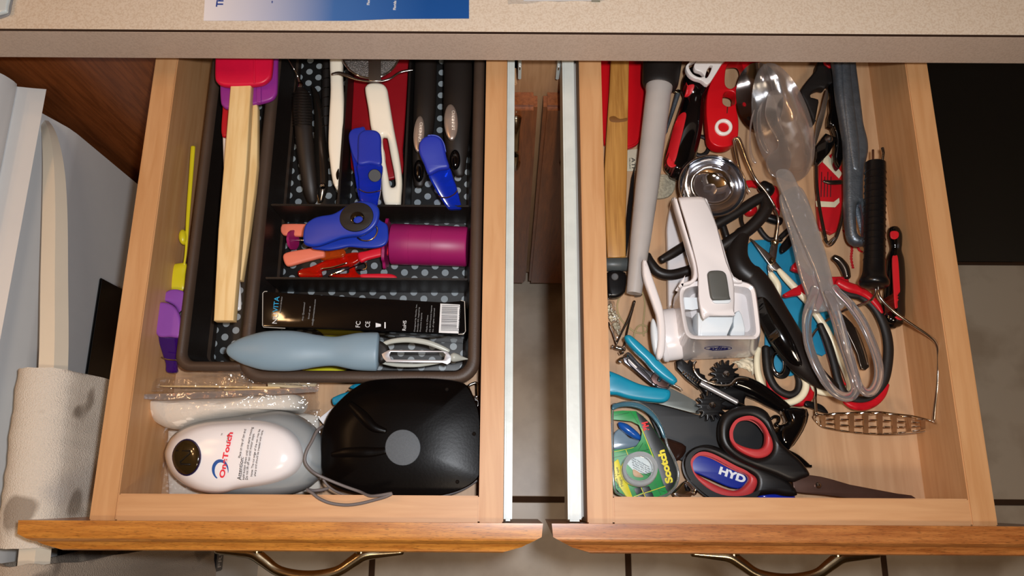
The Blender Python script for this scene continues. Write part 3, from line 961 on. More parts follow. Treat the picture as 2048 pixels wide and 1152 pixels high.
t.slab('jaw', K5([(665, 868), (735, 840), (805, 822), (835, 900), (858, 960), (878, 1040), (890, 1100), (850, 1108), (800, 1104), (760, 1050), (715, 975)]), ((850, 340, .838), (905, 415, .824)), 0.0055, bluecl, 0.0015)
t.slab('lever', K5([(600, 695), (606, 655), (635, 622), (680, 608), (725, 614), (758, 640), (775, 690), (790, 760), (806, 826), (738, 842), (668, 872), (635, 800), (608, 740)]), ((850, 275, .846), (880, 340, .840)), 0.006, bluepad, 0.0024)
t.slab('back_lever', K5([(660, 612), (700, 604), (745, 620), (775, 665), (785, 720), (770, 700), (740, 640)]), .836, 0.003, mat('blue_edge', '#5A6BD0', 0.5), 0.001)
t.tube('spring', K5([(735, 1020, .836), (765, 1033, .837), (805, 1030, .837), (845, 1008, .836), (862, 985, .835)]), 1.2, brass, n=6)
t.done()
# --- black handles with oval badges
ovalm = mat('oval_badge', '#B9A79B', 0.3, 0.7, noise_amt=0.05)
for (ctr, rad, ob, hole, lab) in (
    ([(650, 20, .808), (648, 200, .808), (640, 450, .808), (622, 700, .806), (612, 850, .804), (605, 950, .802)], [24, 24, 24, 20, 16, 10], (603, 602, 37, 122, 4), (603, 850, 33, 72), 'black kitchen tool handle with oval silver badge, left of the pair'),
    ([(865, 20, .809), (868, 200, .809), (862, 450, .809), (858, 650, .808), (865, 790, .806), (880, 880, .803)], [31, 31, 30, 26, 19, 10], (820, 522, 47, 121, -2), (848, 775, 35, 65), 'black kitchen tool handle with larger oval silver badge, right of the pair')):
    t = Thing('tool_handle', lab, 'kitchen tool')
    h = t.tube('handle', K5(ctr), rad, blacksoft, flat=0.62, n=20)
    top = .8255 if ob[0] < 700 else .8275
    t.puff('badge', K5(ell(ob[0], ob[1], ob[2], ob[3], 26, ob[4])), top - 0.001, 0.0022, ovalm, smooth=0, parent=h, label='oval silver badge')
    t.text('lettering', 'CUISINART', *K5([(ob[0] + 6, ob[1] - 78)])[0], top + 0.0013, 6.5, -90 - ob[4] * 0.7, mat('engraving', '#E8DED2', 0.3, 0.5), parent=None, width=46, bold=0.01)
    t.puff('hang_hole_inset', K5(ell(hole[0], hole[1], hole[2], hole[3], 22)), top - 0.009, 0.004, blackgloss, smooth=0, parent=h)
    t.done()
# --- chip clip with magnet
bl = mat('blue_plastic', '#17339E', 0.38, noise_amt=0.03)
t = Thing('chip_clip', 'large blue chip clip with a round black magnet, lying on the salmon clip', 'bag clip')
t.slab('lower_lever', K6([(960, 190), (1000, 230), (1050, 262), (1060, 320), (1058, 380), (1030, 420), (960, 440), (850, 440), (760, 432), (680, 448), (600, 460), (530, 455), (470, 440), (500, 380), (700, 360), (850, 330), (930, 260)]), 0.836, 0.004, bl, 0.0014)
t.slab('upper_lever', K6([(408, 400), (405, 330), (425, 260), (480, 215), (540, 195), (630, 180), (690, 150), (750, 110), (820, 85), (890, 82), (945, 98), (985, 135), (990, 190), (970, 255), (920, 310), (850, 345), (780, 352), (700, 365), (640, 385), (560, 415), (500, 430), (440, 425)]), ((605, 480, .844), (750, 410, .8525)), 0.0055, bl, 0.002)
t.slab('magnet_ring', K6(ell(817, 205, 132, 110, 30, -18)), ((690, 440, .8510), (760, 415, .8535)), 0.002, blackmat, 0.0006, smooth=0, holes=[K6(ell(828, 220, 42, 32, 18, -15))])
t.slab('magnet_well', K6(ell(822, 212, 55, 48, 20, -15)), ((690, 440, .8515), (760, 415, .8542)), 0.0016, blackgloss, 0.0006, smooth=0, holes=[K6(ell(830, 226, 36, 26, 18, -15))])
t.tube('spring_wire', K6([(825, 365, .842), (860, 385, .842), (910, 388, .842), (955, 365, .843), (978, 320, .844), (975, 285, .845), (955, 270, .845)]), 1.4, wire, n=6)
t.done()
salm = mat('salmon_pad', '#E0785F', 0.45, noise_amt=0.03); orcl = clear('orange_clear', '#E8641E')
t = Thing('bag_clip', 'salmon bag clip half hidden under the blue chip clip', 'bag clip')
t.slab('back_lever', K6([(232, 300), (238, 272), (262, 256), (420, 256), (470, 262), (470, 345), (280, 347), (240, 328)]), 0.8015, 0.005, salm, 0.0018)
t.slab('lever', K6([(250, 520), (258, 488), (300, 470), (400, 452), (500, 440), (560, 445), (570, 505), (520, 520), (400, 552), (300, 580), (268, 568)]), 0.811, 0.0055, salm, 0.002)
t.slab('jaw', K6([(520, 450), (620, 440), (720, 452), (720, 500), (640, 520), (540, 528)]), 0.808, 0.005, orcl, 0.0014)
t.done()
redcl = clear('red_clear', '#F5220C', 0.1); redpad = mat('red_pad', '#D8142C', 0.45, noise_amt=0.03)
t = Thing('bag_clip', 'translucent red bag clip with steel spring lying open below the blue chip clip', 'bag clip')
t.slab('jaw', K6([(365, 625), (400, 602), (470, 585), (560, 545), (660, 508), (750, 482), (830, 476), (842, 500), (836, 540), (770, 572), (690, 585), (600, 600), (545, 615), (545, 660), (430, 668), (375, 662)]), 0.803, 0.006, redcl, 0.0015)
t.slab('lever', K6([(826, 482), (900, 462), (1000, 430), (1055, 418), (1060, 488), (1000, 505), (900, 530), (845, 548)]), 0.805, 0.0055, redpad, 0.0018)
t.slab('back_jaw', K6([(600, 655), (690, 640), (755, 632), (760, 580), (800, 575), (810, 615), (830, 640), (855, 650), (855, 670), (700, 672)]), 0.797, 0.005, redcl, 0.0014)
t.slab('back_lever', K6([(850, 644), (940, 640), (1060, 640), (1110, 652), (1127, 668), (1105, 680), (960, 676), (855, 672)]), 0.798, 0.005, redpad, 0.0015)
t.tube('spring_wire', K6([(550, 605, .804), (640, 592, .805), (745, 560, .806)]), 2.0, chrome, n=8)
t.tube('spring_wire', K6([(612, 665, .800), (640, 645, .801), (740, 610, .803), (840, 570, .804), (888, 560, .804), (890, 605, .803), (820, 612, .802)]), 1.3, chrome, n=6, seg=3)
t.done()
mag = mat('magenta_plastic', '#94195A', 0.42, noise_amt=0.03)
t = Thing('pastry_press', 'magenta plastic cylinder press with scalloped collar and rod', 'pastry press')
A = K6([(1090, 415, .804)])[0]; B = K6([(1668, 436, .804)])[0]
t.lathe('barrel', A, B, [(0, 41), (0.02, 42), (0.25, 42), (0.251, 41.5), (0.54, 41.5), (0.541, 41), (0.98, 41), (1, 39)], mag, seg=1, n=40)
# scalloped collar
V, Fc = [], []
a_, b_ = W(*A), W(*B); tg = (b_ - a_).normalized(); u = tg.cross(Vector((0, 0, 1))).normalized(); v_ = u.cross(tg)
nn = 72
for off in (-0.006, -0.0035):
    for k in range(nn):
        an = 2 * math.pi * k / nn; rr = S(.804) * (50 + 3.2 * math.cos(an * 9))
        V.append(a_ + tg * off + u * rr * math.cos(an) + v_ * (rr * 0.82) * math.sin(an))
for k in range(nn): Fc.append((k, (k + 1) % nn, nn + (k + 1) % nn, nn + k))
Fc += [tuple(range(nn)), tuple(range(nn, 2 * nn))]
t.mesh('collar', V, Fc, mag)
V = []
c_ = W(*K6([(330, 385, .800)])[0])
for off in (-0.0012, 0.0012):
    for k in range(nn):
        an = 2 * math.pi * k / nn; rr = S(.80) * (20 + 0.3 * math.cos(an * 9))
        V.append(c_ + (tg * 0.96 + v_ * 0.26).normalized() * off + u * rr * math.cos(an) + (v_ * 0.96 - tg * 0.26) * rr * math.sin(an))
t.mesh('plunger_disc', V, Fc, mag)
t.tube('rod', K6([(335, 385, .800), (420, 388, .801), (600, 395, .803), (1060, 408, .804)]), 1.8, chrome, seg=1)
t.done()
# --- printed black box
bxm = mat('carton_black', '#0A090A', 0.07, bump=0.04, bscale=40, spec=0.4)
t = Thing('carton', 'glossy black slim carton with white and blue lettering and a barcode', 'box')
o4 = [(97, 790), (110, 778), (130, 780), (800, 822), (1500, 862), (1640, 848), (1652, 860), (1658, 1090), (1640, 1108), (1560, 1104), (600, 1068), (130, 1055), (100, 1050), (95, 1035)]
t.slab('box', K6(o4), 0.826, 0.0395, bxm, 0.0008, smooth=0)
edge = mat('carton_edge', '#B9B2A6', 0.5)
t.tube('worn_edge', K6([(132, 779, .8262), (112, 779, .8262), (98, 792, .8262), (96, 1040, .8262), (104, 1053, .8262), (270, 1062, .8262)]), 0.8, edge, seg=1, n=5)
t.tube('worn_edge', K6([(1620, 848, .8262), (1648, 856, .8262), (1655, 1085, .8262), (1640, 1108, .8262), (1600, 1108, .8262)]), 0.8, edge, seg=1, n=5)
wht = mat('print_white', '#D9D9D9', 0.5); cya = mat('print_cyan', '#1F9FD0', 0.5); gry = mat('print_grey', '#8C8C8C', 0.5)
zt = 0.8263
def tx(T, body, crop, x, y, h, ang, m, width, z=zt, bold=0.0):
    p = crop([(x, y)])[0]
    return T.text('lettering', body, p[0], p[1], z, h, ang, m, width=width, bold=bold)
tx(t, 'NU', K6, 206, 1026, 9.5, 88, wht, 21)
tx(t, 'VITA', K6, 212, 938, 10, 88, cya, 32)
tx(t, 'Science & Life Better', K6, 234, 945, 2.6, 88, gry, 34)
tx(t, 'Any Questions?', K6, 408, 1005, 3, 88, gry, 38)
tx(t, 'Email us at', K6, 455, 990, 2.8, 88, gry, 26)
tx(t, 'info@nuvitascience.com', K6, 484, 1040, 3, 88, gry, 53)
tx(t, 'FC', K6, 845, 1055, 9, 88, wht, 12)
tx(t, 'CE', K6, 918, 1055, 9, 88, wht, 12)
tx(t, 'RoHS', K6, 1196, 1080, 7, 88, wht, 20)
tx(t, 'Designed by Nuvita, Inc.', K6, 1268, 1088, 2.6, 88, gry, 56)
tx(t, 'Brooklyn NY, Inspired by', K6, 1290, 1088, 2.6, 88, gry, 50)
tx(t, 'Proactive Imports', K6, 1312, 1088, 2.6, 88, gry, 38)
tx(t, 'Made in China', K6, 1360, 1090, 2.6, 88, gry, 34)
tx(t, '(C) 2015 Proactive Imports', K6, 1385, 1090, 2.6, 88, gry, 54)
tx(t, 'Inc. all rights reserved', K6, 1408, 1090, 2.6, 88, gry, 48)
t.slab('bin_symbol', K6([(965, 1020), (1005, 1030), (1005, 1048), (965, 1055)]), zt, 0.0002, wht, 0.00005, smooth=0)
t.slab('bin_bar', K6([(1032, 1015), (1042, 1015), (1042, 1062), (1032, 1062)]), zt, 0.0002, wht, 0.00005, smooth=0)
t.slab('barcode_field', K6([(1462, 872), (1612, 880), (1602, 1102), (1450, 1096)]), 0.8264, 0.0003, wht, 0.00005, smooth=0)
V, Fc = [], []
rs = random.Random(3); y = 882
while y < 1085:
    w_ = rs.choice((2, 2, 3, 5)); g = rs.choice((3, 3, 4, 6))
    k = (y - 872) / 225
    q = [W(*K6([(a - 10 * k, b, .8266)])[0]) for a, b in ((1475, y), (1596 if 900 < y < 1060 else 1606, y + 3), (1596 if 900 < y < 1060 else 1606, y + 3 + w_), (1475, y + w_))]
    i0 = len(V); V += q; Fc.append((i0, i0 + 1, i0 + 2, i0 + 3)); y += w_ + g
t.mesh('barcode_lines', V, Fc, mat('print_black', '#101010', 0.5), fix=False, kind='stuff')
tx(t, '0 98267 63425 1', K6, 1608, 1092, 3, 88, mat('print_black', '#101010', 0.5), 52, z=.8267)
t.done()
# --- big grey-blue peeler
t = Thing('vegetable_peeler', 'frosted grey-blue peeler with a fat waisted handle and steel blade', 'peeler')
gb = mat('frosted_blue', '#7E94A2', 0.42, noise_amt=0.02, sss=0.15)
A = K7([(120, 513, .848)])[0]; B = K7([(1238, 524, .842)])[0]
t.lathe('handle', A, B, [(0, 0), (0.006, 7), (0.03, 14), (0.08, 23), (0.15, 31), (0.24, 38), (0.33, 40), (0.42, 40), (0.50, 37), (0.58, 32.5), (0.66, 29.5), (0.72, 29.5), (0.78, 33), (0.84, 36.5), (0.90, 38), (0.97, 38.5), (0.99, 37), (1, 28)], gb, flat=0.62, n=36)
t.slab('neck', K7([(1225, 440), (1290, 470), (1310, 520), (1300, 570), (1235, 605), (1210, 520)]), 0.846, 0.009, blackmat, 0.003)
lg = mat('pale_grey_plastic', '#A9ACA4', 0.3)
t.tube('arm', K7([(1240, 480, .842), (1330, 448, .844), (1450, 438, .845), (1580, 455, .845), (1680, 490, .844), (1745, 520, .843)]), [4, 5, 5.5, 5.5, 5, 4], lg, flat=0.7)
t.tube('arm', K7([(1250, 600, .836), (1340, 618, .836), (1450, 624, .836), (1560, 620, .836), (1740, 590, .838)]), [3, 4, 4, 3.5, 3], lg, flat=0.7)
t.slab('blade', K7([(1255, 540), (1300, 515), (1320, 510), (1700, 517), (1740, 525), (1765, 560), (1760, 600), (1735, 618), (1700, 606), (1320, 600), (1290, 600), (1265, 570)]), 0.847, 0.002, bladem, 0.0003, smooth=0, holes=[K7([(1320, 525), (1705, 528), (1722, 545), (1712, 580), (1700, 585), (1325, 580), (1312, 550)])])
t.lathe('tip', K7([(1755, 562, .845)])[0], K7([(1885, 578, .842)])[0], [(0, 4), (0.15, 9), (0.4, 8), (0.75, 3.5), (1, 1)], lg)
t.done()
t = Thing('citrus_knife', 'yellow plastic tool peeping out under the fat peeler and carton', 'kitchen tool')
t.slab('handle', K7([(670, 657), (760, 540), (870, 385), (1000, 378), (1225, 385), (1330, 392), (1336, 412), (1310, 425), (1250, 428), (1120, 530), (1003, 655), (850, 672)]), 0.786, 0.004, mat('yellow_plastic', '#CFC81A', 0.35, noise_amt=0.02), 0.0012)
t.tube('tip', K7([(1330, 405, .7845), (1420, 415, .7845)]), [3, 1.5], steel, seg=1)
t.done()
# --- left gap between tray and drawer side
yel = mat('yellow_spoon', '#D3C21E', 0.3, noise_amt=0.02)
t = Thing('measuring_scoop', 'long yellow plastic spoon upright along the drawer side', 'spoon')
t.tube('handle', [(386, 294, .808), (382, 350, .806), (376, 430, .804), (372, 500, .802), (368, 530, .801)], [5, 4.5, 4, 2.5, 2.2], yel, flat=0.6)
t.puff('stop_knob', ell(366, 474, 8, 15, 16), 0.803, 0.004, yel, smooth=0)
t.puff('bowl', K2([(955, 352), (968, 358), (988, 370), (1072, 365), (1068, 430), (1060, 520), (985, 520), (986, 480), (990, 440), (982, 400), (970, 375)]), 0.800, 0.003, yel)
t.done()
purpad = mat('purple_pad', '#8A49A4', 0.45, noise_amt=0.03); purcl = clear('purple_clear', '#5A1FA0')
t = Thing('bag_clip', 'purple bag clip standing in the gap at the left drawer side', 'bag clip')
t.slab('jaw', K2([(905, 780), (970, 786), (1032, 782), (1025, 860), (1012, 950), (1012, 990), (955, 990), (950, 940), (930, 880)]), ((333, 670, .815), (340, 740, .800)), 0.006, purcl, 0.0016)
t.slab('back_lever', K2([(935, 575), (945, 535), (985, 513), (1030, 515), (1058, 535), (1056, 620), (1045, 700), (1030, 690), (1010, 620), (970, 590)]), 0.811, 0.005, purpad, 0.0018)
t.slab('lever', K2([(866, 650), (872, 612), (900, 590), (940, 586), (985, 600), (1018, 635), (1035, 690), (1036, 784), (970, 786), (905, 782), (882, 720)]), 0.819, 0.0055, purpad, 0.0022)
t.lathe('magnet', K2([(1068, 668, .806)])[0], K2([(1068, 668, .810)])[0], [(0, 13), (.8, 13), (1, 11)], blackmat, seg=1)
t.tube('spring', K2([(930, 905, .812), (965, 918, .813), (1018, 922, .812)]), 1.2, brass, n=6)
t.done()
# --- lower part: bags, opener, disc, cord
clr = film('clear_film', (0.98, 0.98, 0.98), gloss=0.17, scale=70, strength=0.9, milky=0.03)
cream = mat('cotton_white', '#F4EADC', 0.9, noise_amt=0.03, bump=0.25, bscale=120)
def bag(T, name, pts, z, h, m, seed=0, amp=0.004, parent=None, nx=26, ny=14):
    """crinkled film over the outline of four corners (pixel), domed by h"""
    (ax, ay), (bx, by), (cx, cy), (dx, dy) = pts
    V, Fc = [], []
    for j in range(ny + 1):
        for i in range(nx + 1):
            u, v = i / nx, j / ny
            x = (ax * (1 - u) + bx * u) * (1 - v) + (dx * (1 - u) + cx * u) * v
            y = (ay * (1 - u) + by * u) * (1 - v) + (dy * (1 - u) + cy * u) * v
            dome = (math.sin(math.pi * min(max(u, 0), 1)) * math.sin(math.pi * v)) ** 0.5 if 0 < u < 1 and 0 < v < 1 else 0
            p = W(x, y, z)
            q = noise.noise(Vector((u * 7 + seed, v * 5, seed))) + 0.6 * noise.noise(Vector((u * 19 + seed, v * 13, seed)))
            edge_ = min(u, 1 - u, v, 1 - v) * 8
            p.x += 0.003 * noise.noise(Vector((u * 5, v * 5, seed + 4)))
            p.y += 0.003 * noise.noise(Vector((u * 5, v * 5, seed + 9)))
            p.z += h * dome + amp * q * min(1, edge_)
            V.append(p)
    for j in range(ny):
        for i in range(nx):
            a = j * (nx + 1) + i
            Fc.append((a, a + 1, a + nx + 2, a + nx + 1))
    me = bpy.data.meshes.new(name); me.from_pydata([tuple(v) for v in V], [], Fc)
    return T.add(name, me, m, parent, None, angle=180)
t = Thing('plastic_bag', 'clear crinkled bag holding a folded white cloth, above the can opener', 'plastic bag')
t.puff('white_cloth', K8([(155, 290), (180, 278), (300, 270), (450, 266), (600, 262), (900, 245), (1150, 235), (1215, 245), (1235, 290), (1215, 335), (1180, 350), (1100, 345), (1000, 365), (850, 385), (700, 410), (560, 440), (430, 470), (320, 460), (230, 410), (185, 345)]), 0.798, 0.024, cream, base=0.018, wob=0.003, center=K8([(640, 345)])[0])
bag(t, 'clear_wrap', K8([(88, 238), (1340, 185), (1350, 345), (300, 470)]), 0.806, 0.022, clr, seed=2, amp=0.005)
t.slab('top_fold', K8([(88, 235), (600, 215), (1050, 195), (1330, 178), (1345, 190), (1340, 215), (1050, 235), (620, 258), (300, 272), (105, 262)]), 0.8255, 0.0006, film('fold_film', (0.62, 0.47, 0.38), 0.12, 60, 0.5, 0.18), 0.0001, smooth=0)
t.done()
t = Thing('plastic_bag', 'clear bag with pale wooden sticks beside the tray front', 'plastic bag')
t.slab('stick', K8([(235, 172), (600, 172), (1085, 180), (1080, 192), (600, 186), (300, 182)]), 0.8115, 0.002, pine, 0.0006, smooth=0)
t.slab('stick', K8([(700, 195), (1080, 190), (1190, 192), (1190, 204), (700, 208)]), 0.809, 0.002, pine, 0.0006, smooth=0)
t.slab('card', K8([(1000, 150), (1335, 158), (1310, 200), (1000, 180)]), 0.805, 0.0012, mat('cream_card', '#CDB892', 0.7), 0.0003, smooth=0)
bag(t, 'clear_wrap', K8([(400, 85), (800, 62), (1350, 165), (1340, 200)]), 0.814, 0.004, clr, seed=5, amp=0.003, nx=30, ny=8)
bag(t, 'clear_wrap', K8([(240, 130), (900, 70), (900, 215), (175, 222)]), 0.8135, 0.004, clr, seed=8, amp=0.0025, nx=30, ny=8)
t.done()
t = Thing('plastic_bag', 'flat bag of white padding lying under the can opener', 'plastic bag')
t.puff('padding', K8([(325, 480), (420, 480), (900, 440), (1250, 360), (1345, 380), (1350, 500), (1355, 860), (1340, 905), (800, 915), (330, 915), (320, 700)]), 0.776, 0.007, cream, base=0.003, wob=0.002, smooth=1)
bag(t, 'clear_wrap', K8([(305, 455), (1360, 330), (1370, 915), (275, 918)]), 0.782, 0.004, clr, seed=11, amp=0.003)
t.done()
# can opener
t = Thing('can_opener', 'white and grey egg-shaped electric can opener with red lettering', 'can opener')
gy = mat('opener_grey', '#8B8F90', 0.35, noise_amt=0.02)
base_o = [(302, 650), (312, 590), (350, 520), (420, 462), (500, 425), (600, 402), (700, 392), (850, 372), (960, 352), (1100, 345), (1240, 390), (1345, 480), (1400, 600), (1405, 680), (1370, 780), (1290, 860), (1180, 905), (1050, 925), (900, 925), (700, 918), (560, 900), (430, 850), (340, 760)]
def shr(p, c, k): return [(c[0] + (x - c[0]) * k, c[1] + (y - c[1]) * k) for x, y in p]
cc = (850, 650)
t.loft('grey_base', [(K8(shr(base_o, cc, .90)), .790), (K8(shr(base_o, cc, .97)), .797), (K8(base_o), .806), (K8(shr(base_o, cc, .985)), .816), (K8(shr(base_o, cc, .93)), .826), (K8(shr(base_o, cc, .80)), .833)], gy, angle=70)
shell = [(305, 650), (318, 585), (355, 522), (420, 475), (500, 440), (600, 418), (730, 408), (850, 403), (960, 405), (1060, 425), (1150, 465), (1215, 530), (1250, 610), (1252, 680), (1225, 740), (1170, 790), (1080, 830), (960, 858), (800, 880), (700, 905), (600, 905), (500, 880), (400, 820), (335, 745)]
shell_o = t.loft('white_shell', [(K8(shell), .812), (K8(shr(shell, (800, 650), .995)), .825), (K8(shr(shell, (800, 650), .97)), .835), (K8(shr(shell, (800, 650), .90)), .8425), (K8(shr(shell, (800, 650), .80)), .8462), (K8(shr(shell, (800, 650), .60)), .8485), (K8(shr(shell, (800, 650), .30)), .8495)], mat('opener_white', '#EDE6E4', 0.2, noise_amt=0.01), angle=80)
bt = t.puff('button', K8(ell(447, 660, 104, 120, 30, 6)), 0.8455, 0.0012, mat('button_brown', '#2C200E', 0.12, coat=0.5), smooth=0, label='dark oval push button')
t.tube('button_ring', K8([(x, y, .8462) for x, y in ell(452, 660, 104, 121, 30, 6)]), 1.5, mat('ring_navy', '#1A1640', 0.3), closed=True, seg=1, n=6)
dk = mat('button_mark', '#120C06', 0.5)
t.tube('button_mark', K8([(372, 612, .8480), (480, 618, .8480), (480, 632, .8480), (408, 690, .8480), (412, 706, .8480), (480, 708, .8480)]), 2.0, dk, seg=1, n=6)
redp = mat('print_red', '#E22B3C', 0.45); blp = mat('print_blue', '#1B4F96', 0.45); bkp = mat('print_dark', '#1C1A1C', 0.45)
swm = []
for k in range(31):
    an = R(115 + 265 * k / 30); w_ = 21 * math.sin(math.pi * min(1, (k + 3) / 33)) + 2
    swm.append((an, w_))
outer = [(679 + 57 * math.cos(a), 742 + 69 * math.sin(a)) for a, w_ in swm]
inner = [(679 + (57 - w_) * math.cos(a), 742 + (69 - w_) * math.sin(a)) for a, w_ in reversed(swm)]
t.slab('swirl_emblem', K8(outer + inner), 0.8493, 0.0003, blp, 0.0001, smooth=0)
ZO = .8500
t.text('lettering', 'OneTouch', *K8([(706, 800)])[0], ZO, 9.5, 85, redp, width=85, bold=0.03)
t.text('lettering', 'TM', *K8([(692, 512)])[0], ZO, 2.5, 85, bkp, width=4)
t.text('lettering', 'can opener', *K8([(728, 560)])[0], ZO - .0002, 2.6, 85, bkp, width=17)
t.text('lettering', 'Attention:', *K8([(818, 814)])[0], ZO - .0004, 7.5, 86, bkp, width=42)
t.text('lettering', 'Place on top of can and', *K8([(820, 664)])[0], ZO - .0004, 4.4, 86, bkp, width=54)
t.text('lettering', 'hold button down until unit starts moving', *K8([(840, 812)])[0], ZO - .0004, 4.4, 86, bkp, width=98)
t.text('lettering', 'Do not lift off can until motor stops.', *K8([(862, 812)])[0], ZO - .0006, 4.4, 86, bkp, width=86)
t.text('lettering', 'Note: The cut edge of the can may be', *K8([(897, 790)])[0], ZO - .0007, 3.8, 86, bkp, width=88)
t.text('lettering', 'sharp and should be treated with care.', *K8([(920, 788)])[0], ZO - .0009, 3.8, 86, bkp, width=86)
for o, _p in t.parts:
    if o.name.split('.')[0] in ('lettering', 'swirl_emblem', 'button', 'button_ring'):
        t.drape([o], shell_o, {'button': -0.0012, 'button_ring': 0.0002, 'swirl_emblem': 0.0001}.get(o.name.split('.')[0], 0.0012))
for o, _p in t.parts:
    if o.name.split('.')[0] == 'button_mark': t.drape([o], bt, -0.0006)
t.done()
t = Thing('jar_gripper', 'large round black rubber disc with a grey centre spot', 'jar gripper')
disc = [(222, 640), (224, 500), (250, 380), (300, 285), (390, 190), (480, 120), (580, 75), (800, 60), (1050, 62), (1250, 95), (1320, 190), (1362, 300), (1374, 450), (1374, 700), (1345, 790), (1230, 862), (1060, 905), (850, 915), (620, 908), (480, 890), (340, 850), (260, 790), (228, 720)]
bd_ = mat('disc_black', '#090605', 0.28, bump=0.02, bscale=500, spec=0.09)
t.loft('body', [(KB(shr(disc, (800, 520), .96)), .806), (KB(shr(disc, (800, 520), .995)), .815), (KB(disc), .826), (KB(shr(disc, (800, 520), .985)), .8295), (KB(shr(disc, (800, 520), .6)), .8335), (KB(shr(disc, (800, 520), .2)), .8340)], bd_, angle=60)
t.slab('centre_spot', KB(ell(812, 558, 128, 130, 32)), 0.8352, 0.0014, mat('spot_grey', '#4E5358', 0.6, noise_amt=0.1, nscale=900), 0.0005, smooth=0)
t.tube('ridge', KB([(430, 245, .8305), (520, 330, .833), (600, 410, .834), (690, 440, .8335)]), [7, 11, 9, 5], bd_, flat=0.45)
t.tube('ridge', KB([(300, 610, .830), (400, 595, .832), (520, 592, .833), (610, 590, .833), (690, 580, .8335)]), [6, 10, 11, 10, 7], bd_, flat=0.4)
for x, y in ((1130, 140), (1325, 460), (1205, 805)):
    t.lathe('stud', KB([(x, y, .829)])[0], KB([(x, y, .833)])[0], [(0, 4), (.6, 3.4), (1, 0)], blackmat, n=12)
t.done()
grc = mat('cord_grey', '#6E6664', 0.45, noise_amt=0.02)
t = Thing('power_cord', 'thin grey cord looping between can opener and black disc over the drawer edge', 'cord')
t.tube('cord', KB([(235, 405, .836), (195, 440, .842), (160, 510, .846), (120, 585, .848), (108, 655, .848), (140, 710, .846), (200, 755, .842), (300, 800, .840), (400, 840, .839), (500, 875, .840), (570, 905, .848), (640, 903, .852), (732, 888, .8535), (690, 912, .853), (600, 938, .851), (500, 962, .850), (400, 972, .849), (290, 958, .849), (210, 925, .849), (160, 885, .848), (125, 862, .846), (170, 868, .843), (230, 862, .840), (272, 852, .837)]), 2.9, grc, n=10)
t.tube('cord', KB([(240, 790, .836), (270, 830, .836), (320, 868, .837), (390, 898, .839), (440, 908, .842)]), 2.3, grc, n=10)
t.tube('cord', KB([(1050, 912, .805), (1150, 892, .805), (1250, 855, .805), (1345, 795, .805)]), 2.8, grc, n=10)
t.done()
teal = mat('teal_plastic', '#1583A3', 0.3, noise_amt=0.04)
t = Thing('clothes_peg', 'teal plastic and steel gadget tucked between bag and black disc', 'kitchen tool')
t.slab('grip', KB([(300, 205), (330, 185), (380, 165), (445, 150), (470, 158), (440, 190), (400, 215), (350, 240), (310, 250)]), 0.803, 0.006, teal, 0.0018)
t.slab('grip', KB([(425, 125), (470, 98), (560, 98), (540, 112), (480, 135)]), 0.800, 0.006, teal, 0.0018)
t.tube('pin', KB([(415, 150, .805), (475, 152, .805)]), 1.6, brass, seg=1)
t.done()
t = Thing('paper_card', 'small white card corner poking out beside the black disc', 'card')
t.slab('card', KB([(207, 350), (345, 240), (390, 250), (300, 330), (245, 395)]), 0.797, 0.0006, mat('card_white', '#D9DCE2', 0.6), 0.0001, smooth=0)
t.done()
t = Thing('key_ring', 'chrome ring piece in the corner beside the tray', 'metal ring')
t.tube('ring', KB([(1285, 120, .800), (1310, 100, .800), (1345, 95, .800), (1350, 150, .800), (1348, 190, .800), (1315, 192, .800), (1298, 160, .800)]), 2.6, chrome, closed=True)
t.tube('ring', KB([(1325, 215, .797), (1352, 222, .797), (1352, 260, .797), (1340, 240, .797)]), 1.6, steel, closed=True)
t.done()
# --- on the worktop
flym = bpy.data.materials.new('flyer_print'); flym.use_nodes = True
nt = flym.node_tree; b = nt.nodes['Principled BSDF']; b.inputs['Roughness'].default_value = 0.35
tc = nt.nodes.new('ShaderNodeTexCoord'); mp = nt.nodes.new('ShaderNodeSeparateXYZ'); r = nt.nodes.new('ShaderNodeValToRGB'); mr = nt.nodes.new('ShaderNodeMapRange')
nt.links.new(tc.outputs['Object'], mp.inputs[0]); nt.links.new(mp.outputs[0], mr.inputs[0])
mr.inputs[1].default_value = -0.105; mr.inputs[2].default_value = 0.105
r.color_ramp.elements[0].position = 0.0; r.color_ramp.elements[0].color = lin('#E9E4E6')
r.color_ramp.elements[1].position = 0.85; r.color_ramp.elements[1].color = lin('#174E93')
e = r.color_ramp.elements.new(0.18); e.color = lin('#C5C6D6')
e = r.color_ramp.elements.new(0.5); e.color = lin('#3D6BAA')
nt.links.new(mr.outputs[0], r.inputs[0]); nt.links.new(r.outputs[0], b.inputs['Base Color'])
t = Thing('flyer', 'blue and white printed flyer on the worktop', 'flyer')
t.slab('sheet', [(416, -120), (407, 41), (560, 41), (700, 41), (780, 37.5), (938, 36.5), (938, -120)], 0.9160, 0.0005, flym, 0.0001, smooth=0)
t.text('lettering', 'The', *K(380, 0, 2.226)([(145, 30)])[0], .9163, 15, 90, mat('print_navy', '#1A3A8C', 0.5), bold=0.02)
t.text('lettering', 'us', *K(380, 0, 2.226)([(368, 13)])[0], .9163, 4.5, 90, mat('print_navy', '#1A3A8C', 0.5))
t.text('lettering', 'Florida', *K(380, 0, 2.226)([(799, 22)])[0], .9163, 6, 90, wht, bold=0.02)
t.text('lettering', 'Florida', *K(380, 0, 2.226)([(916, 44)])[0], .9163, 6, 90, wht, bold=0.02)
t.done()
t = Thing('plastic_packet', 'clear plastic packet at the top edge of the worktop', 'packet')
t.slab('insert', [(1047, -90), (1047, 1.5), (1185, 0.5), (1185, -90)], 0.9164, 0.0008, mat('insert_white', '#E2E2E6', 0.5), 0.0002, smooth=0)
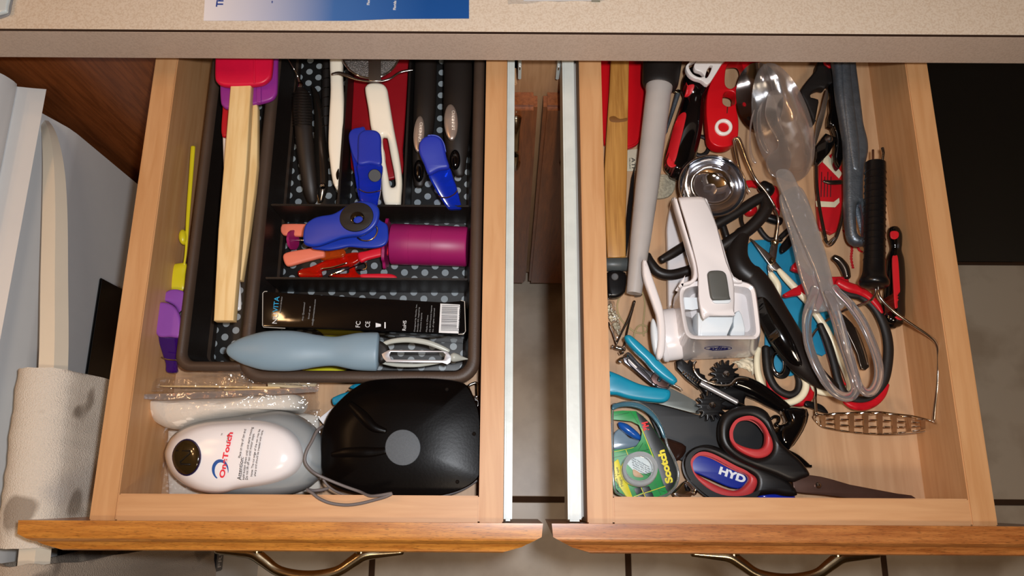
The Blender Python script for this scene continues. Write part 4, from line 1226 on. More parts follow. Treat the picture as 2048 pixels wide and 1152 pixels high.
t.slab('insert_tab', [(1183, -60), (1183, 3), (1200, 3), (1200, -60)], 0.9166, 0.0008, mat('insert_olive', '#6B6A48', 0.5), 0.0002, smooth=0)
bag(t, 'clear_wrap', [(1014, -80), (1262, -80), (1262, -3), (1016, 9)], 0.9172, 0.001, film('clear_film_light', (0.93, 0.93, 0.93), 0.10, 60, 0.4, 0.22), seed=3, amp=0.0006, nx=20, ny=10)
t.done()
t = Thing('glass_dish', 'pale dish edge at the top left corner of the worktop', 'dish')
t.slab('base', [(-60, -60), (26, -60), (22, 10), (8, 33), (-60, 36)], 0.9165, 0.0015, mat('dish_grey', '#8F8C8C', 0.3), 0.0004)
t.slab('plate', [(-60, -60), (19, -60), (14, 8), (4, 24), (-60, 27)], 0.921, 0.004, mat('dish_white', '#C9D4D6', 0.2), 0.0015)
t.done()
# ================================================================== RIGHT DRAWER
FR = ZR
redp_ = mat('red_plastic', '#C4101A', 0.3, noise_amt=0.02)
# --- floor level
t = Thing('cutting_board', 'small red flat plastic board under the bamboo stick, far left back', 'cutting board')
t.slab('board', Q3([(70, -60), (375, -60), (378, 60), (385, 200), (402, 300), (398, 420), (380, 560), (362, 640), (335, 680), (275, 706), (180, 700), (100, 672), (84, 400)]), 0.792, 0.006, redp_, 0.002, smooth=2)
t.tube('rim', Q3([(375, -60, .792), (383, 200, .792), (398, 300, .792), (394, 420, .792), (376, 560, .792), (358, 635, .792), (332, 674, .792), (275, 700, .792), (180, 694, .792)]), 2.6, redp_, seg=3, n=8)
t.done()
t = Thing('paper_label', 'scrap of cream paper with black lettering between the bamboo stick and the baster', 'paper')
t.slab('paper', Q3([(262, 720), (345, 712), (345, 870), (262, 872)]), FR + .0012, 0.0008, mat('paper_cream', '#CFC3A8', 0.8), 0.0001, smooth=0)
t.text('lettering', 'ATI', *Q3([(298, 775)])[0], FR + .0015, 8, -90, bkp, width=24)
t.text('lettering', 'TACONY', *Q3([(280, 775)])[0], FR + .0015, 3, -90, bkp, width=26)
t.done()
t = Thing('magnet_disc', 'rough grey stone-like disc lying beside the white baster', 'disc')
t.slab('disc', Q3([(480, 900), (560, 895), (612, 925), (610, 1000), (570, 1050), (500, 1066), (440, 1050), (430, 960)]), FR + .005, 0.0045, mat('stone_grey', '#A39A84', 0.9, noise_amt=0.3, nscale=400, bump=0.5, bscale=500), 0.0012)
t.done()
t = Thing('bamboo_turner', 'long flat bamboo stick with burn marks lying over the red board', 'spatula')
bam = wood('bamboo', '#C48D45', '#A06A2C', (10, 0.5, 10), 26, 0.45)
t.slab('stick', [(1224, 60), (1259, 60), (1258, 130), (1256, 250), (1255, 330), (1252, 430), (1252, 514), (1215, 515), (1212, 470), (1210, 400), (1209, 340), (1214, 250), (1219, 180)], ((1240, 120, .806), (1232, 515, .800)), 0.0045, bam, 0.0012, smooth=0)
t.slab('burn_mark', Q3([(140, 485), (175, 475), (215, 495), (268, 488), (266, 510), (210, 520), (150, 515)]), ((1240, 120, .8061), (1232, 515, .8001)), 0.0002, mat('burn_brown', '#7A4C1C', 0.6), 0.00005)
t.done()
t = Thing('knife_sharpener', 'dark grey barrelled gadget with a black wheel at the left drawer wall', 'kitchen tool')
t.tube('barrel', D1([(60, 150, .794), (150, 150, .794), (300, 150, .794)]), [14, 15, 14], mat('barrel_grey', '#4B4F4E', 0.4), seg=1, n=16)
t.slab('wheel_housing', D1([(78, 225), (270, 228), (275, 400), (240, 460), (180, 492), (110, 490), (86, 470)]), 0.797, 0.012, black, 0.003, smooth=3)
t.lathe('hub', D1([(155, 280, .797)])[0], D1([(155, 280, .7985)])[0], [(0, 8), (.8, 8), (1, 6)], blacksoft)
t.slab('foot', D1([(380, 420), (400, 405), (440, 450), (440, 468), (375, 474)]), 0.795, 0.008, black, 0.0015)
t.done()
t = Thing('thin_knife', 'thin black serrated blade standing along the right side of the bamboo stick', 'knife')
t.slab('blade', [(1263, 355), (1270, 330), (1266, 400), (1259, 470), (1253, 512), (1243, 514), (1250, 470), (1256, 410)], 0.796, 0.002, black, 0.0004, smooth=0)
t.done()
# turkey baster
frost = mat('frosted_clear', '#C9C3BE', 0.35, trans=0.35, noise_amt=0.03)
t = Thing('baster', 'translucent white baster tube with a black rubber bulb', 'baster')
t.lathe('tube', (1319, 168, .833), (1268, 587, .822), [(0, 20), (0.004, 25), (0.012, 28.5), (0.03, 28.5), (0.045, 27), (0.08, 27), (0.5, 24.5), (0.75, 21), (0.8, 19.5), (1, 15.5), (1, 12)], frost, seg=1, n=28)
for f in (0.30, 0.45, 0.60):
    r_ = 27 - f * 6.5
    p = (1320 - 52 * f, 160 + 427 * f, .829 - .007 * f)
    q = (p[0] - 0.25, p[1] + 2, p[2])
    t.lathe('graduation', p, q, [(0, r_ - 1), (0.3, r_ + 0.3), (0.7, r_ + 0.3), (1, r_ - 1)], frost, seg=1, n=28)
t.lathe('bulb', (1330, 70, .824), (1319, 178, .829), [(0, 20), (0.1, 36), (0.3, 42), (0.55, 42), (0.8, 40), (0.92, 38), (0.98, 33), (1, 26)], blackmat, flat=0.75, n=30)
t.done()
# --- screwdriver (left), pin, white gadget, corkscrew, ring
def driver(label, ctr, rad, inlays, dots):
    T = Thing('screwdriver', label, 'screwdriver')
    h = T.tube('handle', ctr, rad, blackgloss, n=24, flat=0.8)
    for o in inlays: 
        i_ = T.slab('inlay', o, 0.83, 0.0015, mat('inlay_red', '#C21A22', 0.45), 0.0004, parent=h)
        T.drape([i_], h, -0.0003, 0.0025)
    T.done()
driver('black screwdriver with red inlaid grip beside the white baster', Q3([(775, 165, .812), (762, 235, .812), (748, 300, .811), (744, 350, .810), (730, 430, .809), (705, 560, .807), (668, 700, .805), (640, 800, .804), (622, 880, .803), (612, 910, .803)]),
       [24, 29, 27, 22, 25, 30, 32, 31, 26, 14],
       [Q3([(645, 440), (670, 405), (700, 394), (716, 415), (705, 480), (672, 620), (640, 745), (605, 755), (572, 742), (600, 620)]), Q3(ell(592, 800, 38, 44, 16)), Q3([(700, 215), (765, 212), (758, 255), (725, 280), (698, 250)])], [])
t = Thing('metal_spike', 'tapered zinc-grey metal pin next to the black screwdriver handle', 'metal pin')
t.lathe('pin', Q3([(640, 290, .800)])[0], Q3([(543, 608, .796)])[0], [(0, 4), (0.04, 5.5), (0.1, 5.5), (0.5, 4.2), (0.9, 2.4), (0.93, 3), (1, 1)], castmetal, seg=1)
t.slab('tab', Q3([(606, 285), (655, 285), (650, 310), (605, 300)]), 0.803, 0.002, brass, 0.0004, smooth=0)
t.done()
t = Thing('can_piercer', 'white plastic opener with a round cut-out at the worktop edge', 'kitchen tool')
t.slab('body', Q3([(690, 120), (715, 85), (760, 20), (1000, 20), (955, 90), (900, 180), (850, 246), (800, 215), (750, 200), (710, 170)]), 0.832, 0.006, white, 0.0007, holes=[Q3([(712, 118), (730, 92), (765, 75), (750, 110), (760, 140), (800, 155), (822, 185), (790, 195), (740, 170)]), Q3([(845, 140), (872, 105), (882, 118), (850, 190), (830, 195)])], smooth=3)
t.done()
t = Thing('wine_opener', 'red plastic opener with a white ringed hole and two cut-outs', 'kitchen tool')
t.slab('body', Q4([(215, -20), (440, -20), (440, 75), (340, 150), (300, 200), (275, 280), (262, 400), (278, 500), (277, 600), (262, 650), (225, 685), (155, 697), (100, 680), (68, 640), (58, 570), (48, 450), (52, 330), (75, 240), (130, 130), (170, 75)]), 0.816, 0.013, redp_, 0.0012,
       holes=[Q4([(205, 95), (240, 80), (295, 85), (312, 150), (290, 220), (250, 262), (216, 276), (182, 245), (185, 150)]), Q4([(178, 305), (210, 294), (248, 308), (258, 350), (250, 385), (205, 405), (168, 385), (165, 345)])], bres=3)
t.slab('ring', Q4(ell(173, 551, 64, 60, 26)), 0.8185, 0.005, white, 0.0012, smooth=0, holes=[Q4(ell(173, 551, 39, 36, 22))])
t.slab('groove', Q4([(195, 410), (202, 408), (198, 455), (192, 455)]), 0.8163, 0.0006, seam, 0.0001, smooth=0)
t.slab('hole_floor', Q4(ell(173, 551, 45, 42, 20)), 0.808, 0.002, steel, 0.0004, smooth=0)
t.done()
t = Thing('rubber_ring', 'black rubber ring between screwdriver and ladle bowl', 'rubber ring')
t.tube('ring', [(x, y, .790) for x, y in Q3(ell(795, 690, 62, 68, 24))], 4.6, blackmat, closed=True, seg=1, flat=0.6)
t.done()
# --- ladle bowl
t = Thing('ladle', 'polished steel measuring scoop, open bowl facing up', 'ladle')
lc = (1425, 372)
rings = []
for a, zz in ((1.0, .838), (0.985, .8325), (0.93, .822), (0.82, .812), (0.64, .8035), (0.42, .799), (0.2, .7975)):
    rings.append((ell(lc[0] - (1 - a) * 6, lc[1] + (1 - a) * 8, 67 * a, 61 * a, 48, 12), zz))
V, Fc = [], []
for pts, zz in rings + [(ell(lc[0] - (1 - a) * 6, lc[1] + (1 - a) * 8, 67 * a + 1.2, 61 * a + 1.2, 48, 12), zz - 0.0008) for a, zz in ((0.2, .7965), (0.42, .798), (0.64, .8025), (0.82, .811), (0.93, .821), (0.985, .832), (1.0, .838))]:
    for x, y in pts: V.append(W(x, y, zz))
for i in range(13):
    for k in range(48): Fc.append((i * 48 + k, i * 48 + (k + 1) % 48, (i + 1) * 48 + (k + 1) % 48, (i + 1) * 48 + k))
for k in range(48): Fc.append((13 * 48 + k, 13 * 48 + (k + 1) % 48, (k + 1) % 48, k))
V.append(W(lc[0] - 5, lc[1] + 7, .7972)); 
for k in range(48): Fc.append((6 * 48 + k, 6 * 48 + (k + 1) % 48, len(V) - 1))
t.mesh('bowl', V, Fc, chrome, angle=60, fix=False)
t.tube('rim', [(x, y, .838) for x, y in ell(lc[0], lc[1], 67, 61, 48, 12)], 1.8, chrome, closed=True, seg=1, n=8)
t.tube('handle_stub', [(1362, 392, .835), (1372, 350, .832), (1378, 330, .828)], [3, 2.4, 2], chrome)
t.done()
# --- slotted metal spoon under the clear tongs
t = Thing('slotted_spoon', 'polished steel spoon with round holes under the clear salad tongs', 'spoon')
def bowlshape(T, name, cx, cy, rx, ry, rot, z, depth, m, thick=0.0012, holes=(), tip=0.0, n=44, ringsn=9):
    """shallow concave spoon bowl in pixels"""
    V, Fc = [], []
    c, s_ = math.cos(R(rot)), math.sin(R(rot))
    prs = [i / (ringsn - 1) for i in range(ringsn)]
    for side in (0, 1):
        for f in prs:
            rr = 1 - f * 0.999
            for k in range(n):
                a = 2 * math.pi * k / n
                x = rx * rr * math.cos(a) * (1 + tip * math.sin(a)); y = ry * rr * math.sin(a)
                V.append(W(cx + x * c - y * s_, cy + x * s_ + y * c, z - depth * (1 - rr * rr) - side * thick))
    L = n * ringsn
    for side in (0, 1):
        for i in range(ringsn - 1):
            for k in range(n):
                q = tuple(side * L + w_ for w_ in (i * n + k, i * n + (k + 1) % n, (i + 1) * n + (k + 1) % n, (i + 1) * n + k))
                Fc.append(q if side == 0 else q[::-1])
    for k in range(n): Fc.append((k, L + k, L + (k + 1) % n, (k + 1) % n))
    for hx, hy, hr in holes:
        pass
    return T.mesh(name, V, Fc, m, angle=70)
sp = bowlshape(t, 'bowl', *Q4([(430, 340)])[0], 47, 70, -6, .822, .014, mat('spoon_steel', '#BDB8B4', 0.12, 1.0))
hol = [t.slab('hole', Q4(ell(hx, hy, 15, 16, 12)), .83, .0004, m_, .0001, smooth=0) for hx, hy, m_ in ((355, 333, redp_), (446, 242, darksteel), (470, 352, blackmat), (386, 440, darksteel), (552, 270, blackmat))]
t.drape(hol, sp, 0.0002)
t.done()
# clear salad tongs: spoon half and fork half
clearp = film('clear_acrylic', (0.94, 0.93, 0.94), 0.27, 22, 0.35, 0.07)
clearf = mat('clear_frosted', '#EAE4E4', 0.1, trans=0.9, ior=1.42, noise_amt=0.0)
clearn = film('clear_neck', (0.90, 0.89, 0.91), 0.3, 34, 0.6, 0.2)
t = Thing('salad_spoon', 'clear plastic salad spoon with a long loop handle, left loop', 'salad server')
bowlshape(t, 'bowl', *Q4([(590, 520)])[0], 58, 122, -14, .846, .018, clearp, thick=0.0016, tip=0.12)
t.slab('handle', [(1561, 400), (1572, 380), (1600, 372), (1618, 400), (1633, 450), (1652, 510), (1664, 560), (1672, 590), (1672, 612), (1650, 622), (1622, 620), (1615, 590), (1600, 545), (1585, 480)], ((1590, 380, .842), (1645, 610, .844)), 0.005, clearn, 0.0015)
t.tube('loop', D5([(262, 210, .845), (235, 300, .845), (205, 400, .846), (198, 500, .846), (215, 630, .846), (260, 760, .846), (330, 890, .846), (400, 975, .846), (470, 1015, .846), (530, 1010, .846), (562, 965, .846), (555, 900, .847), (520, 780, .847), (470, 620, .847), (420, 450, .847), (375, 320, .847), (345, 240, .846)]), [9, 10, 10, 9.5, 9.5, 9.5, 9.5, 9.5, 9.5, 9.5, 9.5, 9.5, 10, 11, 11, 10, 9], clearf, flat=0.55, n=14)
t.done()
t = Thing('salad_fork', 'clear plastic salad fork nested on the spoon, right loop', 'salad server')
tines = [Q4(p) for p in (
    [(500, 300), (545, 285), (590, 300), (600, 340), (560, 400), (575, 500), (620, 620), (660, 760), (640, 860), (560, 915), (500, 880), (480, 780), (560, 700), (545, 620), (505, 560), (470, 460), (480, 350)],
    [(455, 370), (440, 470), (450, 580), (480, 680), (505, 735), (478, 738), (440, 680), (415, 590), (410, 470), (430, 400)],
    [(395, 430), (372, 560), (370, 680), (385, 760), (412, 810), (388, 806), (362, 750), (355, 640), (365, 510), (380, 450)])]
for i, p in enumerate(tines): t.slab('tine', p, ((1520, 190, .850), (1560, 340, .8475)), 0.0022, clearp, 0.0008)
t.slab('neck', [(1552, 345), (1580, 340), (1600, 375), (1625, 420), (1645, 480), (1662, 540), (1674, 590), (1690, 612), (1668, 622), (1650, 600), (1630, 540), (1600, 470), (1575, 410)], ((1590, 380, .8488), (1665, 610, .8515)), 0.0035, clearn, 0.0012)
t.tube('loop', D5([(400, 200, .8510), (440, 250, .8510), (520, 330, .8515), (600, 440, .8515), (660, 560, .851), (710, 690, .851), (735, 800, .851), (728, 900, .851), (690, 970, .851), (640, 985, .8505), (590, 940, .8505), (560, 850, .851), (500, 650, .8585), (440, 450, .8585), (385, 300, .857), (350, 240, .854)]), [8, 9, 10, 10, 9.5, 9.5, 9.5, 9.5, 9, 8.5, 8, 8, 9, 9.5, 9.5, 8], clearf, flat=0.5, n=14)
t.done()
# --- cast tool, masher, right screwdriver
t = Thing('citrus_squeezer', 'dull grey cast metal handle with an oblong slot near its end', 'kitchen tool')
t.slab('handle', Q5([(285, -40), (425, -40), (432, 80), (450, 220), (470, 380), (482, 470), (505, 560), (510, 640), (490, 740), (480, 860), (485, 1000), (520, 1150), (522, 1220), (490, 1240), (430, 1235), (392, 1200), (375, 1120), (368, 1000), (366, 850), (362, 600), (345, 480), (315, 300), (296, 120)]), ((1690, 120, .830), (1720, 480, .826)), 0.012, castmetal, 0.004, holes=[Q5([(438, 985), (452, 975), (472, 990), (482, 1060), (480, 1180), (455, 1182), (438, 1150), (432, 1060)])], smooth=3, bres=3)
t.tube('centre_rib', Q5([(355, 20, .8305), (365, 200, .830), (385, 400, .829), (410, 600, .828), (425, 760, .827)]), [9, 10, 11, 11, 7], castmetal, flat=0.35)
t.done()
t = Thing('potato_masher', 'steel wire potato masher with a black ribbed handle', 'potato masher')
h = t.lathe('handle', (1751, 327, .838), (1748, 576, .838), [(0, 12), (0.01, 19), (0.04, 20.5), (0.5, 20.5), (0.82, 21), (0.90, 23), (0.94, 28), (0.965, 28.5), (0.985, 25), (1, 12)], black, seg=2, n=32)
for i in range(14):
    y = 344 + i * 13.4
    t.lathe('grip_rib', (1750.6 - i * 0.15, y, .838), (1750.6 - i * 0.15, y + 3.6, .838), [(0, 20), (0.3, 21.6), (0.7, 21.6), (1, 20)], black, seg=1, n=28, parent=h)
t.tube('tang', [(1746, 300, .838), (1746, 330, .838)], 2.4, mat('rusty_wire', '#6B4430', 0.5, 0.7), seg=1)
t.tube('tang', [(1765, 296, .840), (1767, 305, .840), (1764, 330, .838)], [3, 2.6, 2.4], darksteel, seg=1)
wr = 2.7
t.tube('wire_arm', [(1757, 565, .838), (1757, 585, .838), (1764, 600, .838), (1790, 625, .838), (1830, 653, .837), (1858, 672, .836), (1873, 688, .834), (1877, 715, .830), (1875, 770, .825), (1870, 815, .818), (1868, 842, .814)], [2.6, 2.8, 3, 3, 3, 3, 3, 2.8, 2.6, 3.4, 4], wire, n=10)
t.tube('wire_arm', [(1750, 565, .836), (1751, 585, .834), (1742, 600, .828), (1720, 610, .815), (1680, 625, .796), (1636, 655, .790), (1613, 700, .790), (1614, 742, .792), (1630, 775, .800), (1631, 800, .808), (1632, 828, .810)], wr, wire, n=10)
# head: oval lattice standing on edge
top = Q8([(72, 988, 0), (110, 990, 0), (150, 983, 0), (220, 980, 0), (300, 976, 0), (370, 976, 0), (440, 985, 0), (520, 995, 0), (590, 1012, 0), (625, 1028, 0)])
bot = Q8([(68, 1010, 0), (100, 1042, 0), (150, 1055, 0), (220, 1066, 0), (300, 1075, 0), (370, 1080, 0), (440, 1080, 0), (520, 1075, 0), (590, 1060, 0), (625, 1032, 0)])
ZA, ZB = .822, .796
t.tube('head_rim', [(x, y, ZA) for x, y, _ in top] + [(x, y, ZB) for x, y, _ in reversed(bot)], 1.4, wire, closed=True, n=8)
cols = 7
def rowpt(f, r):
    x = 108 + f * 460
    yt = 984 + 0 * f + (12 * (abs(f - 0.42) * 2) ** 2) + (18 * max(0, f - 0.6) * 2)
    yb = 1078 - 26 * (abs(f - 0.55) * 2) ** 2
    y = yt + (yb - yt) * r
    return Q8([(x, y)])[0] + (ZA + (ZB - ZA) * r,)
mm = mat('head_plate', '#A98A6A', 0.3, 0.75)
for c_i in range(cols):
    f0 = c_i / cols + 0.035; f1 = (c_i + 1) / cols - 0.035
    for r_i in range(4):
        r0 = r_i / 3.0
        if r0 == 0: continue
        a_, b2 = rowpt(f0, r0 - 0.02), rowpt(f1, r0 - 0.02)
        t.tube('rung', [a_, b2], 1.6, wire, seg=1, n=6)
for c_i in range(cols + 1):
    f = c_i / cols
    p = [rowpt(f - 0.022, 0.0), rowpt(f + 0.022, 0.0), rowpt(f + 0.022, 1.0), rowpt(f - 0.022, 1.0)]
    V = [W(*q) for q in p]; V2 = [v + Vector((0, 0.0008, 0)) for v in V]
    t.mesh('lattice_bar', V + V2, [(0, 1, 2, 3), (4, 5, 6, 7), (0, 1, 5, 4), (1, 2, 6, 5), (2, 3, 7, 6), (3, 0, 4, 7)], mm)
    t.tube('lattice_arch', [rowpt(max(f - 0.07, 0), 0.0), rowpt(f, -0.07), rowpt(min(f + 0.07, 1), 0.0)], 1.2, wire, seg=3, n=6)
t.lathe('rivet', Q8([(620, 1020, .816)])[0], Q8([(620, 1020, .820)])[0], [(0, 4), (.6, 3.6), (1, 0)], chrome, n=12)
t.lathe('rivet', Q8([(77, 990, .812)])[0], Q8([(77, 990, .816)])[0], [(0, 4), (.6, 3.6), (1, 0)], chrome, n=12)
t.done()
driver('black screwdriver with red inlays lying right of the masher handle', [(1788, 458, .803), (1790, 470, .803), (1792, 488, .803), (1792, 500, .802), (1791, 520, .801), (1790, 560, .800), (1788, 600, .800), (1786, 625, .799), (1784, 645, .799), (1783, 652, .799)],
       [11, 14, 12, 11, 17, 20, 21, 23, 20, 10],
       [Q8([(418, 146), (440, 142), (455, 150), (454, 170), (438, 180), (420, 172)]), Q8([(426, 268), (438, 256), (452, 266), (460, 380), (464, 484), (452, 494), (438, 490), (430, 380)]), Q8([(440, 536), (478, 536), (470, 552), (450, 548)])], [])
# --- hinged black and steel tool at back
t = Thing('tongs', 'black and steel hinged kitchen tool left of the grey cast handle', 'tongs')
t.slab('fin', D3([(262, 40), (410, 40), (420, 250), (400, 300), (350, 300), (320, 345), (270, 338), (205, 365), (172, 405), (172, 438), (250, 460), (245, 540), (215, 700), (200, 700), (160, 600), (110, 480), (60, 375), (150, 240), (225, 150)]), 0.806, 0.010, blackmat, 0.002, smooth=2)
t.slab('arm', D3([(372, 300), (430, 290), (455, 480), (500, 700), (535, 940), (540, 1050), (510, 1100), (470, 1180), (430, 1120), (420, 1040), (440, 900), (405, 740), (360, 720), (365, 620), (382, 560), (378, 430)]), 0.808, 0.010, blackgloss, 0.002, smooth=2)
t.tube('steel_edge', D3([(440, 320, .811), (450, 480, .811), (480, 650, .811), (510, 800, .811), (535, 930, .810), (550, 1000, .809), (540, 1140, .808)]), 2.2, wire, n=8)
t.slab('steel_arm', D3([(330, 350), (350, 400), (335, 520), (300, 680), (250, 850), (215, 955), (205, 900), (225, 720), (270, 560), (300, 440)]), ((1650, 180, .816), (1630, 290, .806)), 0.0016, steel, 0.0005)
t.slab('hinge_plate', D3([(280, 870), (325, 815), (440, 860), (430, 905), (365, 1020), (255, 1140), (205, 1135), (215, 960)]), 0.807, 0.006, blackgloss, 0.0015, smooth=0)
t.lathe('rivet', D3([(352, 885, .807)])[0], D3([(352, 885, .810)])[0], [(0, 9), (.5, 7), (1, 0)], steel)
t.slab('red_dot', D3([(300, 70), (400, 70), (405, 130), (360, 130), (310, 95)]), 0.8095, 0.002, redp_, 0.0005, smooth=0)
t.done()
t = Thing('wire_whisk', 'bent steel wire loop running below the grey cast handle', 'wire tool')
t.tube('wire', [(1697, 290, .812), (1693, 350, .813), (1688, 410, .813), (1682, 445, .812), (1672, 476, .810), (1660, 490, .808), (1650, 478, .807)], 3.2, darksteel, n=10)
t.tube('wire', [(1632, 300, .806), (1633, 360, .805), (1640, 420, .804), (1652, 480, .804)], 3.2, darksteel, n=10)
t.tube('hook', D5([(400, -20, .806), (440, 5, .806), (480, 60, .806), (500, 130, .806)]), [6, 8, 9, 7], darksteel)
t.lathe('pin', Q8([(160, 175, .811)])[0], Q8([(128, 208, .811)])[0], [(0, 3), (0.1, 4), (0.9, 4), (1, 3)], chrome)
t.done()
t = Thing('seed_packet', 'small red printed packet with cream bands right of the clear tongs', 'packet')
rdp = mat('packet_red', '#B8121C', 0.4)
t.slab('packet', Q5([(190, 730), (275, 655), (292, 660), (335, 720), (345, 900), (335, 1050), (300, 1160), (270, 1175), (190, 1140), (175, 980)]), 0.792, 0.006, rdp, 0.001, smooth=0)
t.slab('band', Q5([(222, 680), (245, 672), (335, 790), (315, 822), (210, 716)]), 0.7932, 0.0008, mat('band_cream', '#CFC4A6', 0.6), 0.0002, smooth=0)
t.slab('band', Q5([(165, 965), (280, 972), (315, 945), (318, 975), (290, 1006), (170, 1002)]), 0.7932, 0.0008, mat('band_cream', '#CFC4A6', 0.6), 0.0002, smooth=0)
for i in range(4): t.slab('print_line', Q5([(200 + 20 * i, 780 + 30 * (i % 2)), (206 + 20 * i, 780 + 30 * (i % 2)), (202 + 20 * i, 940), (196 + 20 * i, 940)]), 0.7924, 0.0003, mat('print_maroon', '#4A0A10', 0.6), 0.00005, smooth=0)
t.tube('hook', Q5([(215, 840, .797), (260, 848, .797), (330, 845, .797)]), [2.5, 5, 5], darksteel, flat=0.6)
t.done()
t = Thing('twine', 'short red twisted string on the drawer floor', 'string')
rs_ = mat('string_red', '#C01420', 0.7)
def twist(pts):
    for ph in (0, math.pi):
        P = smooth_pts([(x, y, z) for x, y, z in pts], 14, False)
        t.tube('strand', [(p.x + 1.6 * math.cos(i * 0.8 + ph), p.y, p.z + 0.0007 * math.sin(i * 0.8 + ph)) for i, p in enumerate(P)], 1.3, rs_, seg=1, n=6)
twist(Q7([(890, 290, .7845), (930, 350, .7845), (950, 420, .7845), (945, 490, .7845), (958, 562, .7845)]))
twist(Q7([(900, 270, .7865), (940, 330, .7865), (985, 400, .7865), (1010, 440, .7865), (1050, 450, .7865)]))
t.done()
# --- teal board, cream scissors, black tool with handle
t = Thing('trivet', 'flat teal plastic shape under the cream-handled scissors', 'trivet')
tb = mat('teal_flat', '#1C7FA2', 0.45, noise_amt=0.05)
t.slab('board', [(1492, 505), (1496, 488), (1510, 480), (1540, 480), (1568, 488), (1592, 488), (1596, 505), (1588, 535), (1612, 552), (1611, 560), (1640, 600), (1668, 650), (1664, 690), (1645, 712), (1610, 700), (1600, 745), (1565, 752), (1540, 742), (1530, 700), (1530, 620), (1510, 560)], FR + .0035, 0.003, tb, 0.0008, smooth=2)
t.slab('sticker', D2(ell(578, 852, 22, 20, 12)), FR + .0037, 0.0002, mat('sticker_red', '#B03040', 0.6), .00005, smooth=0)
t.done()
crm = mat('cream_plastic', '#E9DFC0', 0.35, noise_amt=0.02)
t = Thing('scissors', 'old steel scissors with cream plastic loop handles and a brass rivet', 'scissors')
t.slab('blade', D2([(195, 230), (250, 262), (300, 310), (400, 390), (470, 450), (520, 520), (610, 630), (570, 660), (500, 640), (430, 560), (300, 380)]), .799, 0.002, steel, 0.0006, smooth=0)
t.slab('blade', D2([(490, 255), (545, 290), (552, 330), (530, 490), (500, 600), (490, 690), (430, 680), (412, 600), (440, 470), (455, 350)]), .797, 0.002, steel, 0.0006, smooth=0)
t.lathe('rivet', D2([(475, 525, .799)])[0], D2([(475, 525, .8035)])[0], [(0, 8), (.5, 7), (0.85, 4), (1, 0)], brass)
t.tube('right_handle', D2([(560, 640, .799), (640, 730, .800), (760, 860, .801), (860, 970, .802), (930, 1050, .802)]) + [(1640, 640, .802), (1655, 664, .802), (1672, 700, .801), (1690, 740, .799), (1700, 775, .796), (1690, 788, .795), (1660, 787, .795), (1635, 782, .795), (1625, 770, .795), (1620, 750, .796)], [5, 7, 7.5, 7.5, 7, 7, 7, 7, 6.5, 6, 6, 6, 6, 5, 4], crm, n=12)
t.tube('left_handle', D2([(450, 680, .797), (480, 730, .796)]) + [(1556, 575, .793), (1550, 620, .791), (1530, 650, .790)], [5, 7, 7, 6, 5], crm, n=12)
t.tube('loop', C3([(495, -10, .797), (482, 60, .798), (486, 150, .798), (510, 240, .798), (545, 320, .798), (580, 365, .798), (630, 385, .798), (720, 378, .798), (790, 345, .798), (828, 290, .798), (832, 230, .798), (800, 170, .798), (760, 100, .797), (735, 50, .796)]), [5, 6, 6.5, 7, 7.5, 7.5, 7.5, 7, 7, 7, 6.5, 6, 5, 4], crm, n=12)
t.done()
t = Thing('kitchen_shears', 'large shears with black grips edged in red, right of the clear tongs', 'scissors')
rsh = mat('shear_red', '#BE1420', 0.3)
t.tube('grip', D5([(440, 225, .806), (520, 255, .806), (600, 272, .806), (680, 330, .806), (740, 410, .806), (785, 520, .806), (805, 640, .806), (800, 760, .806), (778, 880, .806), (730, 975, .805), (650, 1035, .805), (570, 1040, .805), (500, 1010, .805), (460, 960, .804), (430, 880, .804), (400, 760, .804), (350, 600, .803), (300, 480, .803)]), [8, 8, 8, 8, 9, 9.5, 10, 10, 9.5, 9, 8, 8, 8, 8, 8, 8, 8, 7], blackmat, closed=False, flat=0.8)
t.tube('red_edge', D5([(430, 165, .808), (500, 200, .808), (580, 225, .808), (660, 270, .808), (720, 335, .808), (755, 392, .808)]), [9, 11, 10, 8, 7, 4], rsh, flat=0.8)
t.tube('red_edge', D5([(795, 925, .806), (760, 1000, .806), (700, 1060, .806), (620, 1088, .806), (540, 1082, .806), (480, 1050, .806)]), [5, 7, 7.5, 8, 7.5, 5], rsh, flat=0.8)
t.slab('bridge', D5([(120, 10), (180, 60), (205, 120), (250, 100), (380, 120), (495, 120), (520, 160), (560, 215), (480, 250), (420, 260), (330, 300), (290, 380), (240, 300), (140, 260), (60, 275), (30, 250), (150, 180), (210, 130), (150, 90), (90, 65)]), .805, 0.007, rsh, 0.002, smooth=2)
t.slab('blade', D5([(440, 380), (540, 470), (590, 560), (640, 680), (665, 795), (605, 812), (575, 700), (510, 560), (470, 470)]), .801, 0.003, darksteel, 0.0008, smooth=2)
t.tube('blade_edge', D5([(560, 500, .803), (600, 590, .803), (635, 690, .803), (655, 775, .803)]), [1, 3, 3, 2], chrome, flat=0.5)
t.tube('second_grip', C3([(545, -20, .793), (552, 80, .793), (565, 170, .793), (600, 250, .793), (650, 300, .793), (720, 325, .793), (775, 300, .793), (790, 230, .793), (770, 150, .793), (740, 80, .793)]), [7, 8, 8, 8, 8, 8, 8, 7.5, 7, 6], blackmat)
t.tube('second_red_edge', C3([(560, 210, .7905), (590, 300, .7905), (650, 350, .7905), (730, 372, .7905), (810, 372, .7905), (860, 330, .7905), (875, 250, .7905)]), [4, 7, 8, 8, 9, 8, 4], rsh)
t.slab('second_arm', D5([(270, 380), (330, 440), (400, 700), (480, 900), (495, 930), (440, 900), (400, 820), (340, 640), (300, 500)]), .795, 0.005, rsh, 0.0015, smooth=2)
t.done()
t = Thing('jar_opener', 'matt black forked tool passing behind the white grater, with glossy grip', 'kitchen tool')
jb = mat('nylon_black', '#1A1411', 0.42, noise_amt=0.05)
